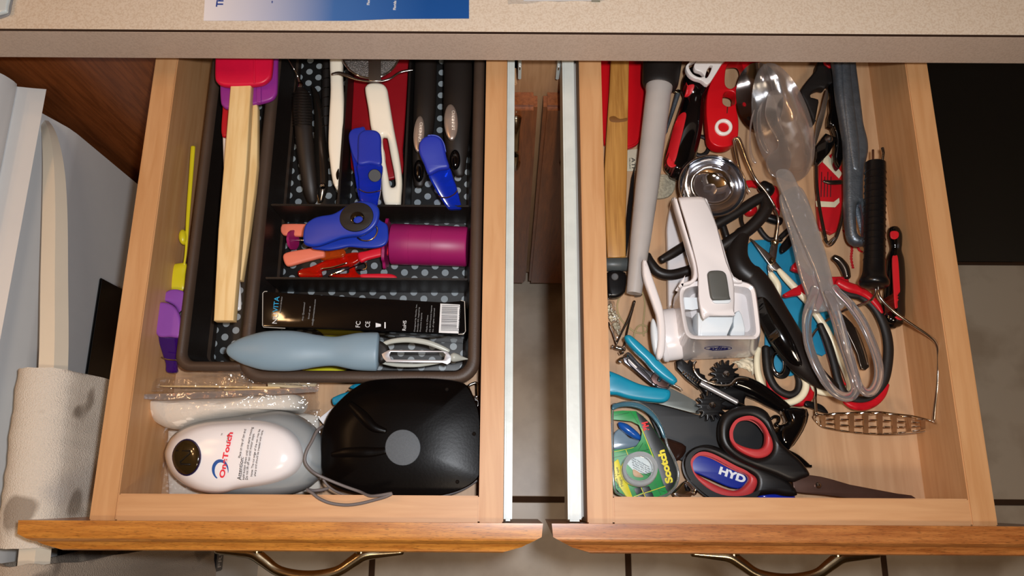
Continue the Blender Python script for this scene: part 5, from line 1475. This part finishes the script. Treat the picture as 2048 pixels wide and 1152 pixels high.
t.tube('fork_arm', Q6([(348, 392, .803), (365, 440, .803), (410, 495, .803), (480, 515, .803), (560, 500, .803), (640, 470, .804), (720, 400, .804), (850, 310, .808), (960, 240, .810), (1040, 160, .812), (1070, 100, .812), (1050, 20, .811)]), [7, 10, 11, 11, 11, 11, 11, 12, 13, 13, 13, 8], jb, n=16)
t.tube('fork_arm', Q6([(430, 425, .804), (500, 385, .804), (570, 340, .804), (680, 265, .804), (790, 195, .806), (900, 130, .808), (1000, 65, .810), (1060, 35, .811)]), [8, 10, 10, 10, 11, 11, 11, 10], jb, n=16)
t.tube('cross_bar', Q6([(800, 200, .800), (830, 290, .800)]), [7, 7], jb)
t.tube('knob', D6([(830, 60, .806), (890, 110, .806), (930, 130, .806)]), [12, 15, 13], black)
t.tube('neck', Q6([(930, 250, .808), (900, 330, .808), (890, 410, .808), (920, 480, .809), (980, 530, .810)]), [14, 19, 23, 24, 23], jb, n=18)
t.tube('handle', [(1500, 545, .812), (1520, 575, .813), (1545, 625, .814), (1575, 680, .814), (1605, 725, .812), (1640, 758, .808), (1672, 776, .804)], [22, 27, 30, 32, 27, 19, 10], jb, n=20, flat=0.7)
gl_ = t.slab('grip_inset', [(1525, 590), (1534, 582), (1548, 588), (1570, 620), (1600, 670), (1622, 715), (1618, 724), (1600, 716), (1572, 685), (1540, 635)], .84, 0.002, blackgloss, 0.0006, label='glossy black inset')
t.drape([gl_], t.parts[-2][0], -0.0012, 0.003)
t.done()
t = Thing('garlic_crusher', 'chrome oval hanging loop on a black end, inside the cream scissor loop', 'kitchen tool')
t.slab('end', C3([(560, -20), (690, -10), (725, 90), (720, 170), (680, 205), (620, 190), (585, 120)]), .788, 0.004, black, 0.0012, holes=[C3(ell(636, 95, 34, 62, 20, -8))])
t.tube('loop', [(x, y, .790) for x, y in C3(ell(636, 98, 42, 76, 28, -8))], 3.0, chrome, closed=True, seg=1, flat=0.7)
t.done()
# red pieces behind the spoon
t = Thing('red_scoop', 'glossy red plastic scoop half hidden under the clear tongs', 'scoop')
t.slab('body', D6([(640, 0), (760, 0), (900, 40), (1010, 70), (1040, 200), (1040, 400), (990, 330), (900, 320), (930, 220), (860, 120), (720, 70), (640, 90)]), .791, 0.005, redp_, 0.002, smooth=2)
t.puff('end', D6(ell(700, 355, 75, 60, 20, -20)), .788, 0.006, redp_, smooth=0)
t.done()
t = Thing('wire_pliers', 'dark rubber-coated loop and black prong behind the scissors blades', 'kitchen tool')
t.tube('loop', D6([(590, 380, .788), (590, 470, .788), (620, 560, .788)]), 4.5, darksteel)
t.tube('loop', D6([(800, 560, .788), (840, 620, .788), (900, 680, .788), (960, 690, .788), (1040, 680, .788)]) + D2([(560, 250, .788), (640, 170, .788), (720, 100, .788)]), 5.5, blackmat, n=10)
t.slab('prong', D2([(590, 330), (640, 260), (740, 150), (770, 220), (760, 290), (690, 370), (620, 420), (590, 400)]), .794, 0.006, black, 0.0018)
t.tube('bar', D6([(880, 430, .790), (960, 455, .790), (1040, 480, .790)]), [9, 10, 9], black)
t.done()
t = Thing('wire_hook', 'thin steel rod with a doubled loop, running down to the scissors', 'wire tool')
t.tube('rod', Q4([(245, 650, .826), (255, 720, .826), (280, 840, .826)]) + [(1483, 350, .825), (1500, 385, .823)], [4.2, 4.4, 3.6, 2.5, 1.5], wire, n=10)
t.tube('rod', Q4([(245, 648, .826), (275, 640, .828), (300, 690, .828), (340, 800, .828), (400, 930, .827), (480, 1030, .824), (540, 1130, .821)]) + D6([(960, 300, .818), (1000, 380, .814), (1018, 470, .811), (1010, 560, .809), (990, 690, .806)]), [4.2, 4.4, 4.2, 3.6, 3, 2.6, 2.4, 2.2, 2.2, 2.4, 3, 3.4], wire, n=10)
t.lathe('ferrule', D6([(985, 690, .806)])[0], D6([(975, 740, .804)])[0], [(0, 5), (0.2, 7), (0.9, 7.5), (1, 6)], brass)
t.done()
# --- grater
t = Thing('rotary_grater', 'white plastic rotary cheese grater with a grey button', 'cheese grater')
gw = mat('grater_white', '#E3DCDA', 0.2, noise_amt=0.01, coat=0.3)
gi = mat('grater_inner', '#D5DCE0', 0.3, noise_amt=0.01)
body = [(538, 640), (545, 600), (570, 572), (620, 553), (700, 545), (860, 540), (920, 552), (970, 568), (1000, 600), (1015, 680), (1032, 820), (1034, 870), (1015, 900), (980, 908), (800, 908), (640, 908), (590, 890), (568, 850), (548, 740)]
lowr = [(500, 690), (508, 650), (540, 620), (600, 600), (700, 590), (860, 590), (920, 600), (980, 620), (1010, 650), (1025, 720), (1030, 840), (1024, 930), (1005, 990), (960, 1012), (800, 1020), (600, 1030), (540, 1034), (500, 1000), (490, 800)]
inner = [(562, 650), (570, 610), (600, 590), (650, 582), (740, 580), (860, 580), (910, 585), (950, 592), (975, 615), (988, 690), (1004, 820), (1006, 860), (995, 880), (960, 885), (800, 886), (650, 886), (612, 872), (592, 840), (572, 740)]
innl = [(600, 690), (605, 650), (630, 630), (670, 622), (740, 620), (850, 620), (890, 625), (925, 632), (945, 650), (955, 710), (968, 800), (970, 835), (960, 855), (930, 862), (800, 864), (680, 864), (645, 852), (630, 830), (612, 750)]
t.loft('hopper_body', [(Q6(lowr), .795), (Q6([(a * .6 + c * .4, b_ * .6 + d_ * .4) for (a, b_), (c, d_) in zip(lowr, body)]), .826), (Q6(body), .850), (Q6(body), .855), (Q6(shr(body, (790, 740), .975)), .857), (Q6(inner), .856), (Q6(shr(inner, (790, 740), .98)), .850), (Q6(innl), .818)], gw, caps=(True, True), angle=60, smooth=3)
t.loft('side_shelf', [(Q6([(560, 650), (655, 652), (655, 720), (620, 728), (572, 722)]), .832), (Q6([(560, 650), (655, 652), (655, 720), (620, 728), (572, 722)]), .846)], gi, smooth=0)
for pts in ([(565, 728), (655, 735), (735, 700), (680, 885), (655, 885), (600, 870)],):
    t.slab('chute_wall', Q6([(655, 740), (690, 750), (700, 800), (675, 884), (655, 884)]), .845, 0.02, gi, 0.001, smooth=0)
t.slab('chute_fin', Q6([(872, 760), (905, 730), (930, 790), (938, 884), (848, 884), (870, 830)]), .843, 0.018, gi, 0.001, smooth=2)
armO = [(536, 58), (545, 44), (600, 40), (680, 43), (700, 60), (735, 130), (770, 220), (800, 330), (830, 440), (862, 520), (875, 600), (874, 740), (868, 765), (725, 765), (690, 790), (668, 740), (655, 650), (655, 560), (648, 480), (625, 380), (590, 240), (560, 140)]
t.loft('press_handle', [(Q6(armO), .850), (Q6(armO), .864), (Q6(shr(armO, (720, 400), .985)), .867), (Q6(shr(armO, (722, 400), .93)), .8685)], gw, smooth=2, angle=50)
t.slab('side_rib', Q6([(700, 46), (715, 60), (760, 180), (810, 330), (845, 450), (875, 520), (935, 555), (900, 562), (860, 545), (825, 470), (800, 380), (745, 200), (695, 70)]), .861, 0.012, gw, 0.002, smooth=2)
t.slab('side_rib', Q6([(510, 52), (530, 50), (565, 170), (600, 290), (640, 430), (656, 500), (650, 540), (610, 570), (560, 582), (545, 600), (560, 560), (610, 545), (630, 510), (625, 440), (590, 320), (550, 190)]), .862, 0.012, gw, 0.002, smooth=2)
t.slab('press_step', Q6([(668, 765), (870, 765), (866, 800), (830, 884), (690, 884), (665, 884), (672, 820)]), .8455, 0.02, gi, 0.001, smooth=0)
t.slab('button', Q6([(716, 530), (716, 502), (735, 487), (790, 486), (818, 498), (832, 530), (848, 640), (848, 662), (760, 666), (738, 655), (728, 620)]), .8712, 0.004, greydk, 0.0014, smooth=3, label='dark grey button')
t.slab('button_plate', Q6([(745, 668), (850, 664), (848, 680), (830, 686), (765, 686), (750, 680)]), .8698, 0.002, gi, 0.0006, smooth=2)
# lower white handle seen behind
t.slab('lower_handle', Q6([(500, 50), (512, 54), (545, 180), (580, 330), (605, 460), (610, 520), (600, 560), (540, 590), (505, 640), (492, 700), (478, 700), (474, 500), (470, 300), (468, 230), (478, 150)]), .797, 0.010, gw, 0.002, smooth=2, holes=[])
t.slab('crank_arm', Q6([(320, 440), (325, 418), (340, 418), (352, 440), (380, 520), (425, 650), (450, 740), (462, 860), (455, 980), (430, 1025), (405, 1000), (415, 900), (410, 780), (385, 700), (350, 600), (325, 520)]), .846, 0.008, gw, 0.0025, smooth=3)
t.lathe('drum', Q6([(415, 885, .820)])[0], Q6([(540, 868, .823)])[0], [(0, 40), (0.02, 48), (0.1, 53), (0.3, 54), (0.31, 52), (0.9, 52), (1, 50)], gw, seg=1, n=40, flat=0.55)
t.puff('drum_face', Q6(ell(392, 890, 22, 112, 24, -6)), .838, .004, gi, smooth=0)
lg_o = Q6(ell(777, 959, 84, 14, 28))
navy = mat('print_navy2', '#20206A', 0.4)
t.slab('logo_ring', lg_o, .8405, .0003, navy, .00005, smooth=0, holes=[Q6(ell(777, 959, 79, 10.5, 28))])
ring_ = t.parts[-1][0]
lt_ = t.text('lettering', 'zyliss', *Q6([(717, 967)])[0], .8405, 5.6, 0, navy, width=40, bold=0.04, shear=0.3)
t.stamp([ring_, lt_], t.parts[0][0], 0.0006)
t.done()
# --- rubber band and popcorn bag, tweezers, teal pliers
t = Thing('rubber_band', 'loose beige rubber band looped on the drawer floor', 'rubber band')
rb = mat('band_beige', '#A89468', 0.6)
t.tube('band', D1([(260, 420, .7835), (215, 480, .7835), (182, 570, .7835), (190, 660, .7835), (230, 740, .7835), (300, 810, .7838), (370, 860, .784), (440, 870, .784), (490, 850, .784), (495, 810, .784), (450, 785, .785), (400, 800, .785), (370, 850, .7862), (350, 930, .7845)]), 1.7, rb, flat=0.8, n=8)
t.tube('band', D1([(400, 400, .7835), (450, 460, .7835), (470, 560, .7835), (460, 700, .7835), (450, 790, .7835), (460, 900, .7835)]), 1.6, rb, flat=0.8, n=8)
t.done()
t = Thing('popcorn_bag', 'small clear bag of pale kernels at the left wall of the drawer', 'plastic bag')
pk = mat('kernel', '#D9CDB0', 0.7, noise_amt=0.15, nscale=300)
rs3 = random.Random(5)
V, Fc = [], []
for i in range(46):
    x = rs3.uniform(88, 200); y = 590 + (x - 88) * 1.6 + rs3.uniform(-60, 120)
    if y > 910: continue
    p = W(*D1([(x, y)])[0], .788 + rs3.uniform(0, .004)); r_ = rs3.uniform(.0014, .0026)
    b0 = len(V)
    for d_ in ((1, 0, 0), (-1, 0, 0), (0, 1, 0), (0, -1, 0), (0, 0, 1), (0, 0, -1)): V.append(p + Vector(d_) * r_ * rs3.uniform(.7, 1.2))
    for f_ in ((0, 2, 4), (2, 1, 4), (1, 3, 4), (3, 0, 4), (2, 0, 5), (1, 2, 5), (3, 1, 5), (0, 3, 5)): Fc.append(tuple(b0 + q for q in f_))
t.mesh('kernels', V, Fc, pk, kind='stuff', angle=180)
bag(t, 'clear_wrap', D1([(75, 510), (150, 540), (235, 880), (150, 940)]), .792, 0.003, clr, seed=21, amp=0.002, nx=8, ny=14)
t.done()
t = Thing('popcorn_spill', 'crumpled printed wrapper scrap right under the white grater', 'wrapper')
bag(t, 'scrap', C3([(290, 85), (470, 50), (480, 190), (420, 150)]), .786, 0.004, mat('wrapper_print', '#DDD0B4', 0.5, noise_amt=0.35, nscale=140), seed=31, amp=0.003, nx=12, ny=8)
t.done()
t = Thing('tweezers', 'dark steel tweezer rods joined by a chrome bar near the teal pliers', 'tweezers')
t.tube('rod', D1([(362, 535, .802), (330, 640, .801), (290, 740, .800), (230, 860, .799), (170, 985, .798)]), [2.6, 2.8, 2.4, 1.8, 2], darksteel, n=8)
t.tube('rod', D1([(345, 620, .795), (300, 780, .796), (250, 1020, .797)]), [1.8, 1.8, 2.2], darksteel, n=8)
t.tube('rod', D1([(88, 760, .800), (130, 860, .799), (172, 985, .798)]), [2, 1.6, 2], darksteel, n=8, seg=2)
t.lathe('hinge_bar', D1([(118, 1010, .800)])[0], D1([(268, 1042, .800)])[0], [(0, 3.5), (0.08, 4.2), (0.16, 3), (0.3, 4.5), (0.8, 4.5), (0.85, 3.2), (0.93, 4.2), (1, 3)], chrome, n=16)
t.lathe('screw', D1([(200, 1085, .800)])[0], D1([(242, 1065, .800)])[0], [(0, 3.5), (1, 4)], chrome, n=12)
t.done()
tealg = mat('teal_gloss', '#1589A8', 0.3, noise_amt=0.05)
t = Thing('can_opener', 'hand can opener with teal plastic grips and steel jaws', 'can opener')
t.slab('upper_grip', C1([(222, 152), (230, 132), (262, 126), (300, 148), (400, 235), (500, 330), (600, 425), (690, 522), (672, 560), (652, 568), (560, 512), (460, 425), (400, 355), (330, 290), (250, 205)]), .829, 0.010, tealg, 0.003, bres=3, smooth=3)
t.slab('lower_grip', C1([(60, 455), (150, 470), (220, 502), (350, 560), (480, 590), (600, 608), (630, 632), (628, 680), (600, 715), (540, 728), (400, 715), (250, 690), (150, 660), (60, 640)]), .822, 0.010, tealg, 0.0035, bres=3, smooth=3)
jaw = mat('jaw_steel', '#7F7C80', 0.25, 0.9, noise_amt=0.2)
t.slab('jaw', C1([(205, 330), (240, 285), (275, 295), (330, 360), (420, 440), (470, 460), (540, 510), (620, 570), (608, 608), (560, 612), (490, 592), (420, 545), (320, 460), (240, 395), (212, 372)]), .813, 0.003, jaw, 0.0008, smooth=2)
t.slab('inner_jaw', C1([(240, 335), (262, 325), (340, 400), (440, 490), (470, 575), (400, 520), (300, 430), (245, 375)]), .816, 0.003, mat('jaw_dark', '#4E4A4C', 0.3, 0.8), 0.0008, smooth=2)
t.slab('slot_bar', C1([(245, 350), (258, 346), (332, 418), (320, 428)]), .8175, 0.0016, white, 0.0004, smooth=0)
t.slab('gear_plate', C1([(480, 465), (520, 448), (560, 480), (610, 560), (600, 600), (500, 580), (450, 520)]), .8175, 0.002, mat('gear_brown', '#4B3733', 0.35, 0.7), 0.0006, smooth=2)
for x, y, r_ in ((524, 530, 5), (497, 578, 3), (240, 320, 4.5), (620, 572, 4)):
    t.lathe('rivet', C1([(x, y, .817)])[0], C1([(x, y, .8205)])[0], [(0, r_), (.6, r_ * .85), (1, 0)], chrome, n=14)
t.tube('hook', C1([(215, 330, .815), (175, 345, .815), (165, 365, .815), (190, 372, .815)]), 2.4, chrome, n=8)
t.tube('pierce_tip', C1([(650, 575, .812), (700, 600, .812), (732, 624, .812)]), [2.4, 2, 1], steel, n=8)
t.slab('shine_plate', C1([(450, 405), (480, 398), (500, 440), (470, 438)]), .8178, 0.001, chrome, 0.0003, smooth=0)
t.done()
# --- geared black tool
def gear(T, cx, cy, r0, r1, z, th, teeth, m, crop, parent=None):
    pts = []
    for k in range(teeth * 4):
        a = 2 * math.pi * k / (teeth * 4); rr = r1 if (k % 4) in (0, 1) else r0
        pts.append((cx + rr * math.cos(a), cy + rr * math.sin(a)))
    return T.slab('gear', crop(pts), z, th, m, 0.0008, smooth=0, parent=parent)
t = Thing('geared_opener', 'black geared suction-base peeler tool with a chrome shaft', 'kitchen tool')
t.slab('base_bar', C3([(-90, 120), (-40, 95), (30, 160), (110, 190), (180, 240), (330, 200), (430, 215), (560, 290), (700, 400), (850, 422), (852, 520), (790, 640), (725, 712), (650, 690), (660, 560), (700, 480), (560, 400), (410, 330), (400, 400), (330, 420), (220, 420), (120, 330), (40, 230)]), .796, 0.010, black, 0.003, smooth=2)
gear(t, 252, 172, 72, 104, .808, 0.006, 14, black, C3)
gear(t, 155, 400, 78, 112, .806, 0.006, 14, black, C3)
t.slab('rack', C3([(-100, 80), (-60, 60), (-10, 100), (0, 70), (30, 90), (30, 130), (70, 130), (75, 165), (110, 180), (115, 215), (60, 240), (70, 280), (-20, 210), (-95, 130)]), .803, 0.006, black, 0.0012, smooth=0)
for x, y in ((260, 172), (160, 396)):
    t.lathe('axle', C3([(x, y, .808)])[0], C3([(x, y, .812)])[0], [(0, 7), (.5, 6), (1, 0)], steel, n=16)
t.lathe('shaft', C3([(75, 238, .819)])[0], C3([(345, 380, .818)])[0], [(0, 5.2), (0.97, 5.2), (1, 3)], bladem, n=20, seg=1)
t.lathe('shaft_tip', C3([(340, 376, .818)])[0], C3([(398, 402, .817)])[0], [(0, 2), (0.9, 2), (1, 1)], chrome, n=12, seg=1)
for i in range(8):
    x, y = -52 + i * 17.5, 158 + i * 11
    t.lathe('knurl', C3([(x, y, .819)])[0], C3([(x + 9, y + 5.5, .819)])[0], [(0, 1.5), (0.3, 4), (0.7, 4), (1, 1.5)], chrome, n=12, seg=1)
t.tube('crank_wire', C3([(42, 82, .812), (28, 105, .812), (32, 150, .812), (70, 200, .812), (130, 232, .813), (220, 255, .813), (290, 250, .813), (325, 215, .813), (360, 205, .813), (415, 212, .812)]), 2.6, wire, n=8)
t.tube('long_arm', C3([(330, 225, .806), (430, 255, .806), (560, 330, .805), (700, 425, .804)]), [12, 15, 14, 10], blackgloss, flat=0.5)
t.slab('suction_cup', C3([(690, 425), (760, 405), (845, 418), (855, 450), (845, 530), (800, 620), (740, 705), (715, 712), (655, 680), (640, 600), (668, 540), (720, 510)]), .812, 0.020, blackgloss, 0.006, bres=4)
t.tube('curl', C3([(585, 495, .806), (610, 478, .806), (640, 485, .806), (638, 515, .806), (620, 535, .806), (650, 550, .806), (690, 540, .806)]), 2.8, blackgloss, n=8)
t.slab('pointed_lever', C3([(840, 365), (900, 375), (960, 400), (1000, 452), (960, 450), (880, 420), (830, 400)]), .797, 0.004, black, 0.0012)
t.slab('blade_spike', C3([(640, 690), (700, 710), (790, 755), (880, 835), (870, 845), (800, 835), (700, 800), (640, 750)]), .800, 0.006, blackgloss, 0.002)
t.done()
t = Thing('palette_knife', 'grey sheet metal blade under the teal grip', 'scraper')
t.slab('blade', C1([(270, 715), (450, 705), (610, 600), (640, 610), (740, 660), (850, 720), (880, 790), (885, 832), (800, 818), (640, 775), (500, 738), (300, 728)]), .7965, 0.0012, mat('sheet_grey', '#7E8380', 0.35, 0.6), 0.0003, smooth=0)
t.done()
t = Thing('black_spatula', 'wide flat black plastic plate under the tape and scissors', 'spatula')
t.slab('plate', C2([(290, 108), (340, 98), (450, 112), (650, 160), (880, 222), (1060, 230), (1250, 250), (1440, 330), (1540, 470), (1560, 620), (1480, 720), (1300, 740), (1000, 700), (760, 640), (600, 560), (520, 420), (440, 240), (340, 150)]), .7938, 0.003, mat('plate_black', '#131416', 0.55), 0.0008, smooth=2)
t.done()
# --- tape in its blister
t = Thing('adhesive_tape', 'roll of tape in a clear pack with green tartan card and yellow lettering', 'tape')
grn = mat('card_green', '#128A3C', 0.4); cbk = mat('card_black', '#101412', 0.4); cyl_ = mat('card_yellow', '#E2D21E', 0.4)
dome = [(112, 160), (150, 128), (230, 108), (320, 115), (400, 145), (480, 215), (540, 310), (575, 400), (600, 500), (660, 620), (692, 720), (690, 800), (655, 875), (590, 930), (480, 965), (360, 972), (280, 972), (190, 930), (125, 860), (112, 500)]
card = [(115, 190), (200, 182), (320, 186), (380, 230), (450, 300), (500, 380), (560, 470), (640, 600), (685, 720), (680, 800), (640, 870), (580, 925), (480, 960), (290, 968), (190, 925), (128, 860), (115, 560), (118, 528), (230, 520), (320, 500), (362, 440), (372, 370), (345, 310), (280, 278), (180, 268), (115, 262)]
t.slab('backing_card', C2(card), .8075, 0.0008, grn, 0.0001, smooth=0, label='green card')
t.slab('black_stripe', C2([(318, 190), (380, 232), (450, 302), (500, 382), (560, 472), (640, 602), (684, 720), (678, 800), (640, 868), (600, 905), (560, 830), (480, 590), (370, 330)]), .8079, 0.0004, cbk, 0.0001, smooth=0)
for q in ([(300, 872), (362, 862), (380, 905), (325, 930)], [(372, 862), (435, 852), (460, 900), (386, 912)], [(330, 935), (385, 918), (410, 968), (350, 968)], [(392, 916), (462, 905), (482, 958), (412, 966)]):
    t.slab('tartan_square', C2(q), .8079, 0.0004, cbk, 0.0001, smooth=0)
def cl(a, b_, w_, m_=cyl_, z_=.8083):
    dx, dy = b_[0] - a[0], b_[1] - a[1]; L = math.hypot(dx, dy); nx, ny = -dy / L * w_, dx / L * w_
    t.slab('tartan_line', C2([(a[0] + nx, a[1] + ny), (b_[0] + nx, b_[1] + ny), (b_[0] - nx, b_[1] - ny), (a[0] - nx, a[1] - ny)]), z_, 0.0003, m_, 0.00005, smooth=0)
cl((300, 945), (580, 852), 3); cl((362, 860), (410, 968), 3); cl((370, 340), (475, 600), 3); cl((228, 525), (250, 582), 3); cl((118, 550), (300, 510), 2)
dg = mat('card_dkgreen', '#0A5A28', 0.4)
for a, b_ in (((380, 470), (300, 600)), ((120, 600), (460, 520)), ((490, 830), (540, 930)), ((270, 190), (340, 300)), ((500, 700), (560, 850)), ((400, 480), (450, 600)), ((130, 850), (230, 830)), ((500, 880), (585, 905)), ((260, 200), (130, 230))):
    cl(a, b_, 2, dg, .8081)
t.slab('yellow_flag', C2([(120, 640), (160, 612), (215, 760), (292, 958), (250, 968), (120, 780)]), .8083, 0.0004, cyl_, 0.0001, smooth=0)
ZTT = .8086
t.text('lettering', 'Scotch', *C2([(645, 818)])[0], ZTT, 13, 103, cyl_, width=62, bold=0.05)
t.text('lettering', '3M', *C2([(438, 352)])[0], ZTT, 11, 103, mat('print_red2', '#E01818', 0.4), width=16, bold=0.05)
t.text('lettering', 'Matte Finish', *C2([(176, 864)])[0], ZTT, 4.6, 106, bkp, width=37)
t.text('lettering', 'Magic Tape', *C2([(208, 850)])[0], ZTT, 4.6, 106, bkp, width=36)
t.slab('inner_card', C2([(225, 640), (330, 575), (400, 590), (470, 640), (480, 720), (400, 745), (300, 720)]), .8088, .0004, mat('inner_white', '#C9D4D6', 0.5), .0001, smooth=0)
for i in range(5):
    t.text('lettering', ('Scotch Tape Dispenser', 'Made in U.S.A. by 3M', 'St. Paul, MN 55144', 'Shelton, CT 06484', 'www.scotchtape.com')[i], *C2([(275 + i * 4, 640 + i * 22 - 40)])[0], .8093, 2.4, -28, bkp, width=38)
t.slab('core_hole', C2([(292, 705), (330, 718), (385, 765), (350, 775), (300, 760)]), .8089, .0003, maple_bot, .0001)
# the roll itself
ringm = mat('tape_clear', '#C7CDD0', 0.12, trans=0.5, noise_amt=0.02)
t.slab('tape_roll', C2(ell(357, 706, 160, 156, 40)), .822, 0.0125, ringm, 0.003, smooth=0, holes=[C2(ell(357, 690, 122, 112, 32))], bres=3)
t.tube('blister_rim', [(p[0], p[1], .812) for p in C2(dome)], 2.6, mat('blister', '#DDE6E8', 0.08, trans=0.9), closed=True, n=8, seg=3)
t.slab('blister_band', C2([(112, 130), (190, 108), (270, 104), (350, 118), (430, 160), (500, 230), (556, 330), (585, 420), (560, 420), (530, 340), (470, 250), (400, 190), (330, 158), (250, 145), (170, 152), (112, 178)]), .8165, 0.004, mat('blister_blue', '#5B8CA0', 0.1, trans=0.55), 0.001, smooth=2)
t.puff('dispenser_blue', C2([(165, 285), (240, 300), (330, 370), (365, 420), (355, 445), (300, 430), (220, 380), (170, 330)]), .800, 0.004, mat('disp_blue', '#1B55A8', 0.25, coat=0.3), smooth=3)
t.slab('dispenser_grey', C2([(112, 420), (170, 340), (260, 420), (350, 445), (340, 490), (240, 518), (112, 528)]), .7975, 0.005, mat('disp_grey', '#8AA0B0', 0.2, trans=0.3), 0.0015, smooth=2)
t.done()
t = Thing('nail_clipper', 'small chrome clip with a hinge under the tape pack', 'clip')
t.slab('body', C2([(640, 920), (700, 860), (760, 800), (820, 850), (845, 890), (830, 920), (775, 972), (700, 968)]), .800, 0.006, chrome, 0.0018, smooth=2)
t.tube('roll_edge', C2([(770, 805, .803), (820, 838, .803), (848, 880, .803), (835, 918, .803)]), 4, chrome)
t.tube('roll_edge', C2([(675, 968, .803), (720, 962, .803), (760, 972, .803)]), 3, chrome)
t.done()
t = Thing('glass_vial', 'smoky brown translucent plastic cap between tape and black scissors', 'cap')
t.slab('cap', C2([(490, 545), (500, 480), (520, 430), (570, 420), (680, 450), (770, 500), (740, 590), (650, 640), (560, 600)]), .804, 0.007, mat('smoky', '#3A241C', 0.15, trans=0.5), 0.0025, smooth=2)
t.tube('seam', C2([(522, 432, .8045), (510, 480, .8045), (500, 545, .8045)]), 3, mat('smoky_edge', '#8C7A70', 0.2, trans=0.3))
t.done()
# --- big scissors
t = Thing('scissors', 'large scissors with black handles lined in coral red and a brown blade', 'scissors')
coral = mat('coral_lining', '#B43436', 0.4)
hb = mat('handle_black', '#0F0C0C', 0.4)
up_out = [(215, 600), (222, 520), (260, 450), (330, 410), (420, 395), (500, 405), (570, 450), (610, 540), (650, 640), (720, 720), (800, 790), (862, 870), (868, 905), (820, 925), (740, 950), (620, 900), (480, 850), (350, 790), (260, 720), (225, 660)]
up_in = [(292, 620), (296, 570), (330, 510), (390, 485), (455, 484), (520, 520), (565, 580), (598, 650), (600, 715), (565, 760), (500, 778), (430, 762), (350, 718), (305, 665)]
t.slab('upper_handle', C3(up_out), .825, 0.011, hb, 0.004, holes=[C3(up_in)], bres=3, smooth=3)
up_i2 = [(305, 618), (308, 575), (340, 522), (395, 497), (450, 496), (505, 530), (545, 590), (552, 640), (540, 690), (500, 712), (430, 705), (360, 680), (315, 648)]
t.slab('upper_lining', C3(shr(up_in, (450, 630), 1.01)), .8245, 0.009, coral, 0.0022, holes=[C3(up_i2)], smooth=3)
lo_out = [(-30, 830), (-20, 760), (30, 705), (110, 680), (190, 690), (300, 740), (430, 800), (560, 860), (700, 930), (755, 980), (782, 1045), (700, 1050), (620, 1035), (500, 1050), (440, 1075), (350, 1090), (220, 1078), (100, 1020), (10, 930)]
lo_in = [(2, 830), (15, 780), (60, 745), (120, 742), (200, 770), (320, 835), (430, 882), (480, 920), (486, 970), (455, 1030), (400, 1068), (300, 1072), (180, 1040), (80, 965), (20, 895)]
t.slab('lower_handle', C3(lo_out), .818, 0.011, hb, 0.004, holes=[C3(lo_in)], bres=3, smooth=3)
lo_i2 = [(14, 835), (28, 795), (70, 757), (125, 755), (200, 785), (320, 850), (400, 888), (432, 925), (415, 960), (370, 1000), (310, 1012), (220, 985), (110, 930), (40, 880)]
t.slab('lower_lining', C3(shr(lo_in, (240, 900), 1.01)), .8175, 0.009, coral, 0.0022, holes=[C3(lo_i2)], smooth=3)
t.slab('blade', C4([(290, 962), (340, 930), (410, 915), (480, 925), (550, 942), (680, 980), (850, 1012), (1000, 1040), (1095, 1052), (1120, 1068), (1135, 1084), (1000, 1084), (780, 1084), (640, 1068), (500, 1050), (400, 1042), (300, 1030)]), .811, 0.003, brownblade, 0.0006, smooth=0)
t.lathe('rivet', C4([(462, 985, .811)])[0], C4([(462, 985, .8145)])[0], [(0, 6), (.6, 5), (1, 0)], steel)
t.done()
t = Thing('magnet_tag', 'dark blue plastic piece with white block letters seen through the lower scissor loop', 'bottle opener')
bt_ = mat('tag_blue', '#14288C', 0.35)
t.slab('plate', C3([(5, 832), (25, 780), (60, 750), (125, 748), (250, 800), (430, 885), (440, 920), (420, 965), (345, 1000), (250, 975), (150, 930), (60, 893), (15, 880)]), .8045, 0.004, bt_, 0.0012, smooth=2)
t.text('lettering', 'HYD', *C3([(205, 888)])[0], .8048, 13, -20, mat('print_pale', '#D5DCE4', 0.5), width=51, bold=0.05)
t.done()
t = Thing('blue_cap', 'glossy blue plastic cap under the lower scissor handle at the drawer front', 'cap')
t.puff('cap', C3([(490, 1055), (530, 1035), (640, 1030), (740, 1045), (756, 1065), (735, 1082), (560, 1082)]), .797, 0.004, mat('cap_blue', '#14289C', 0.15, coat=0.5), base=0.005)
t.done()
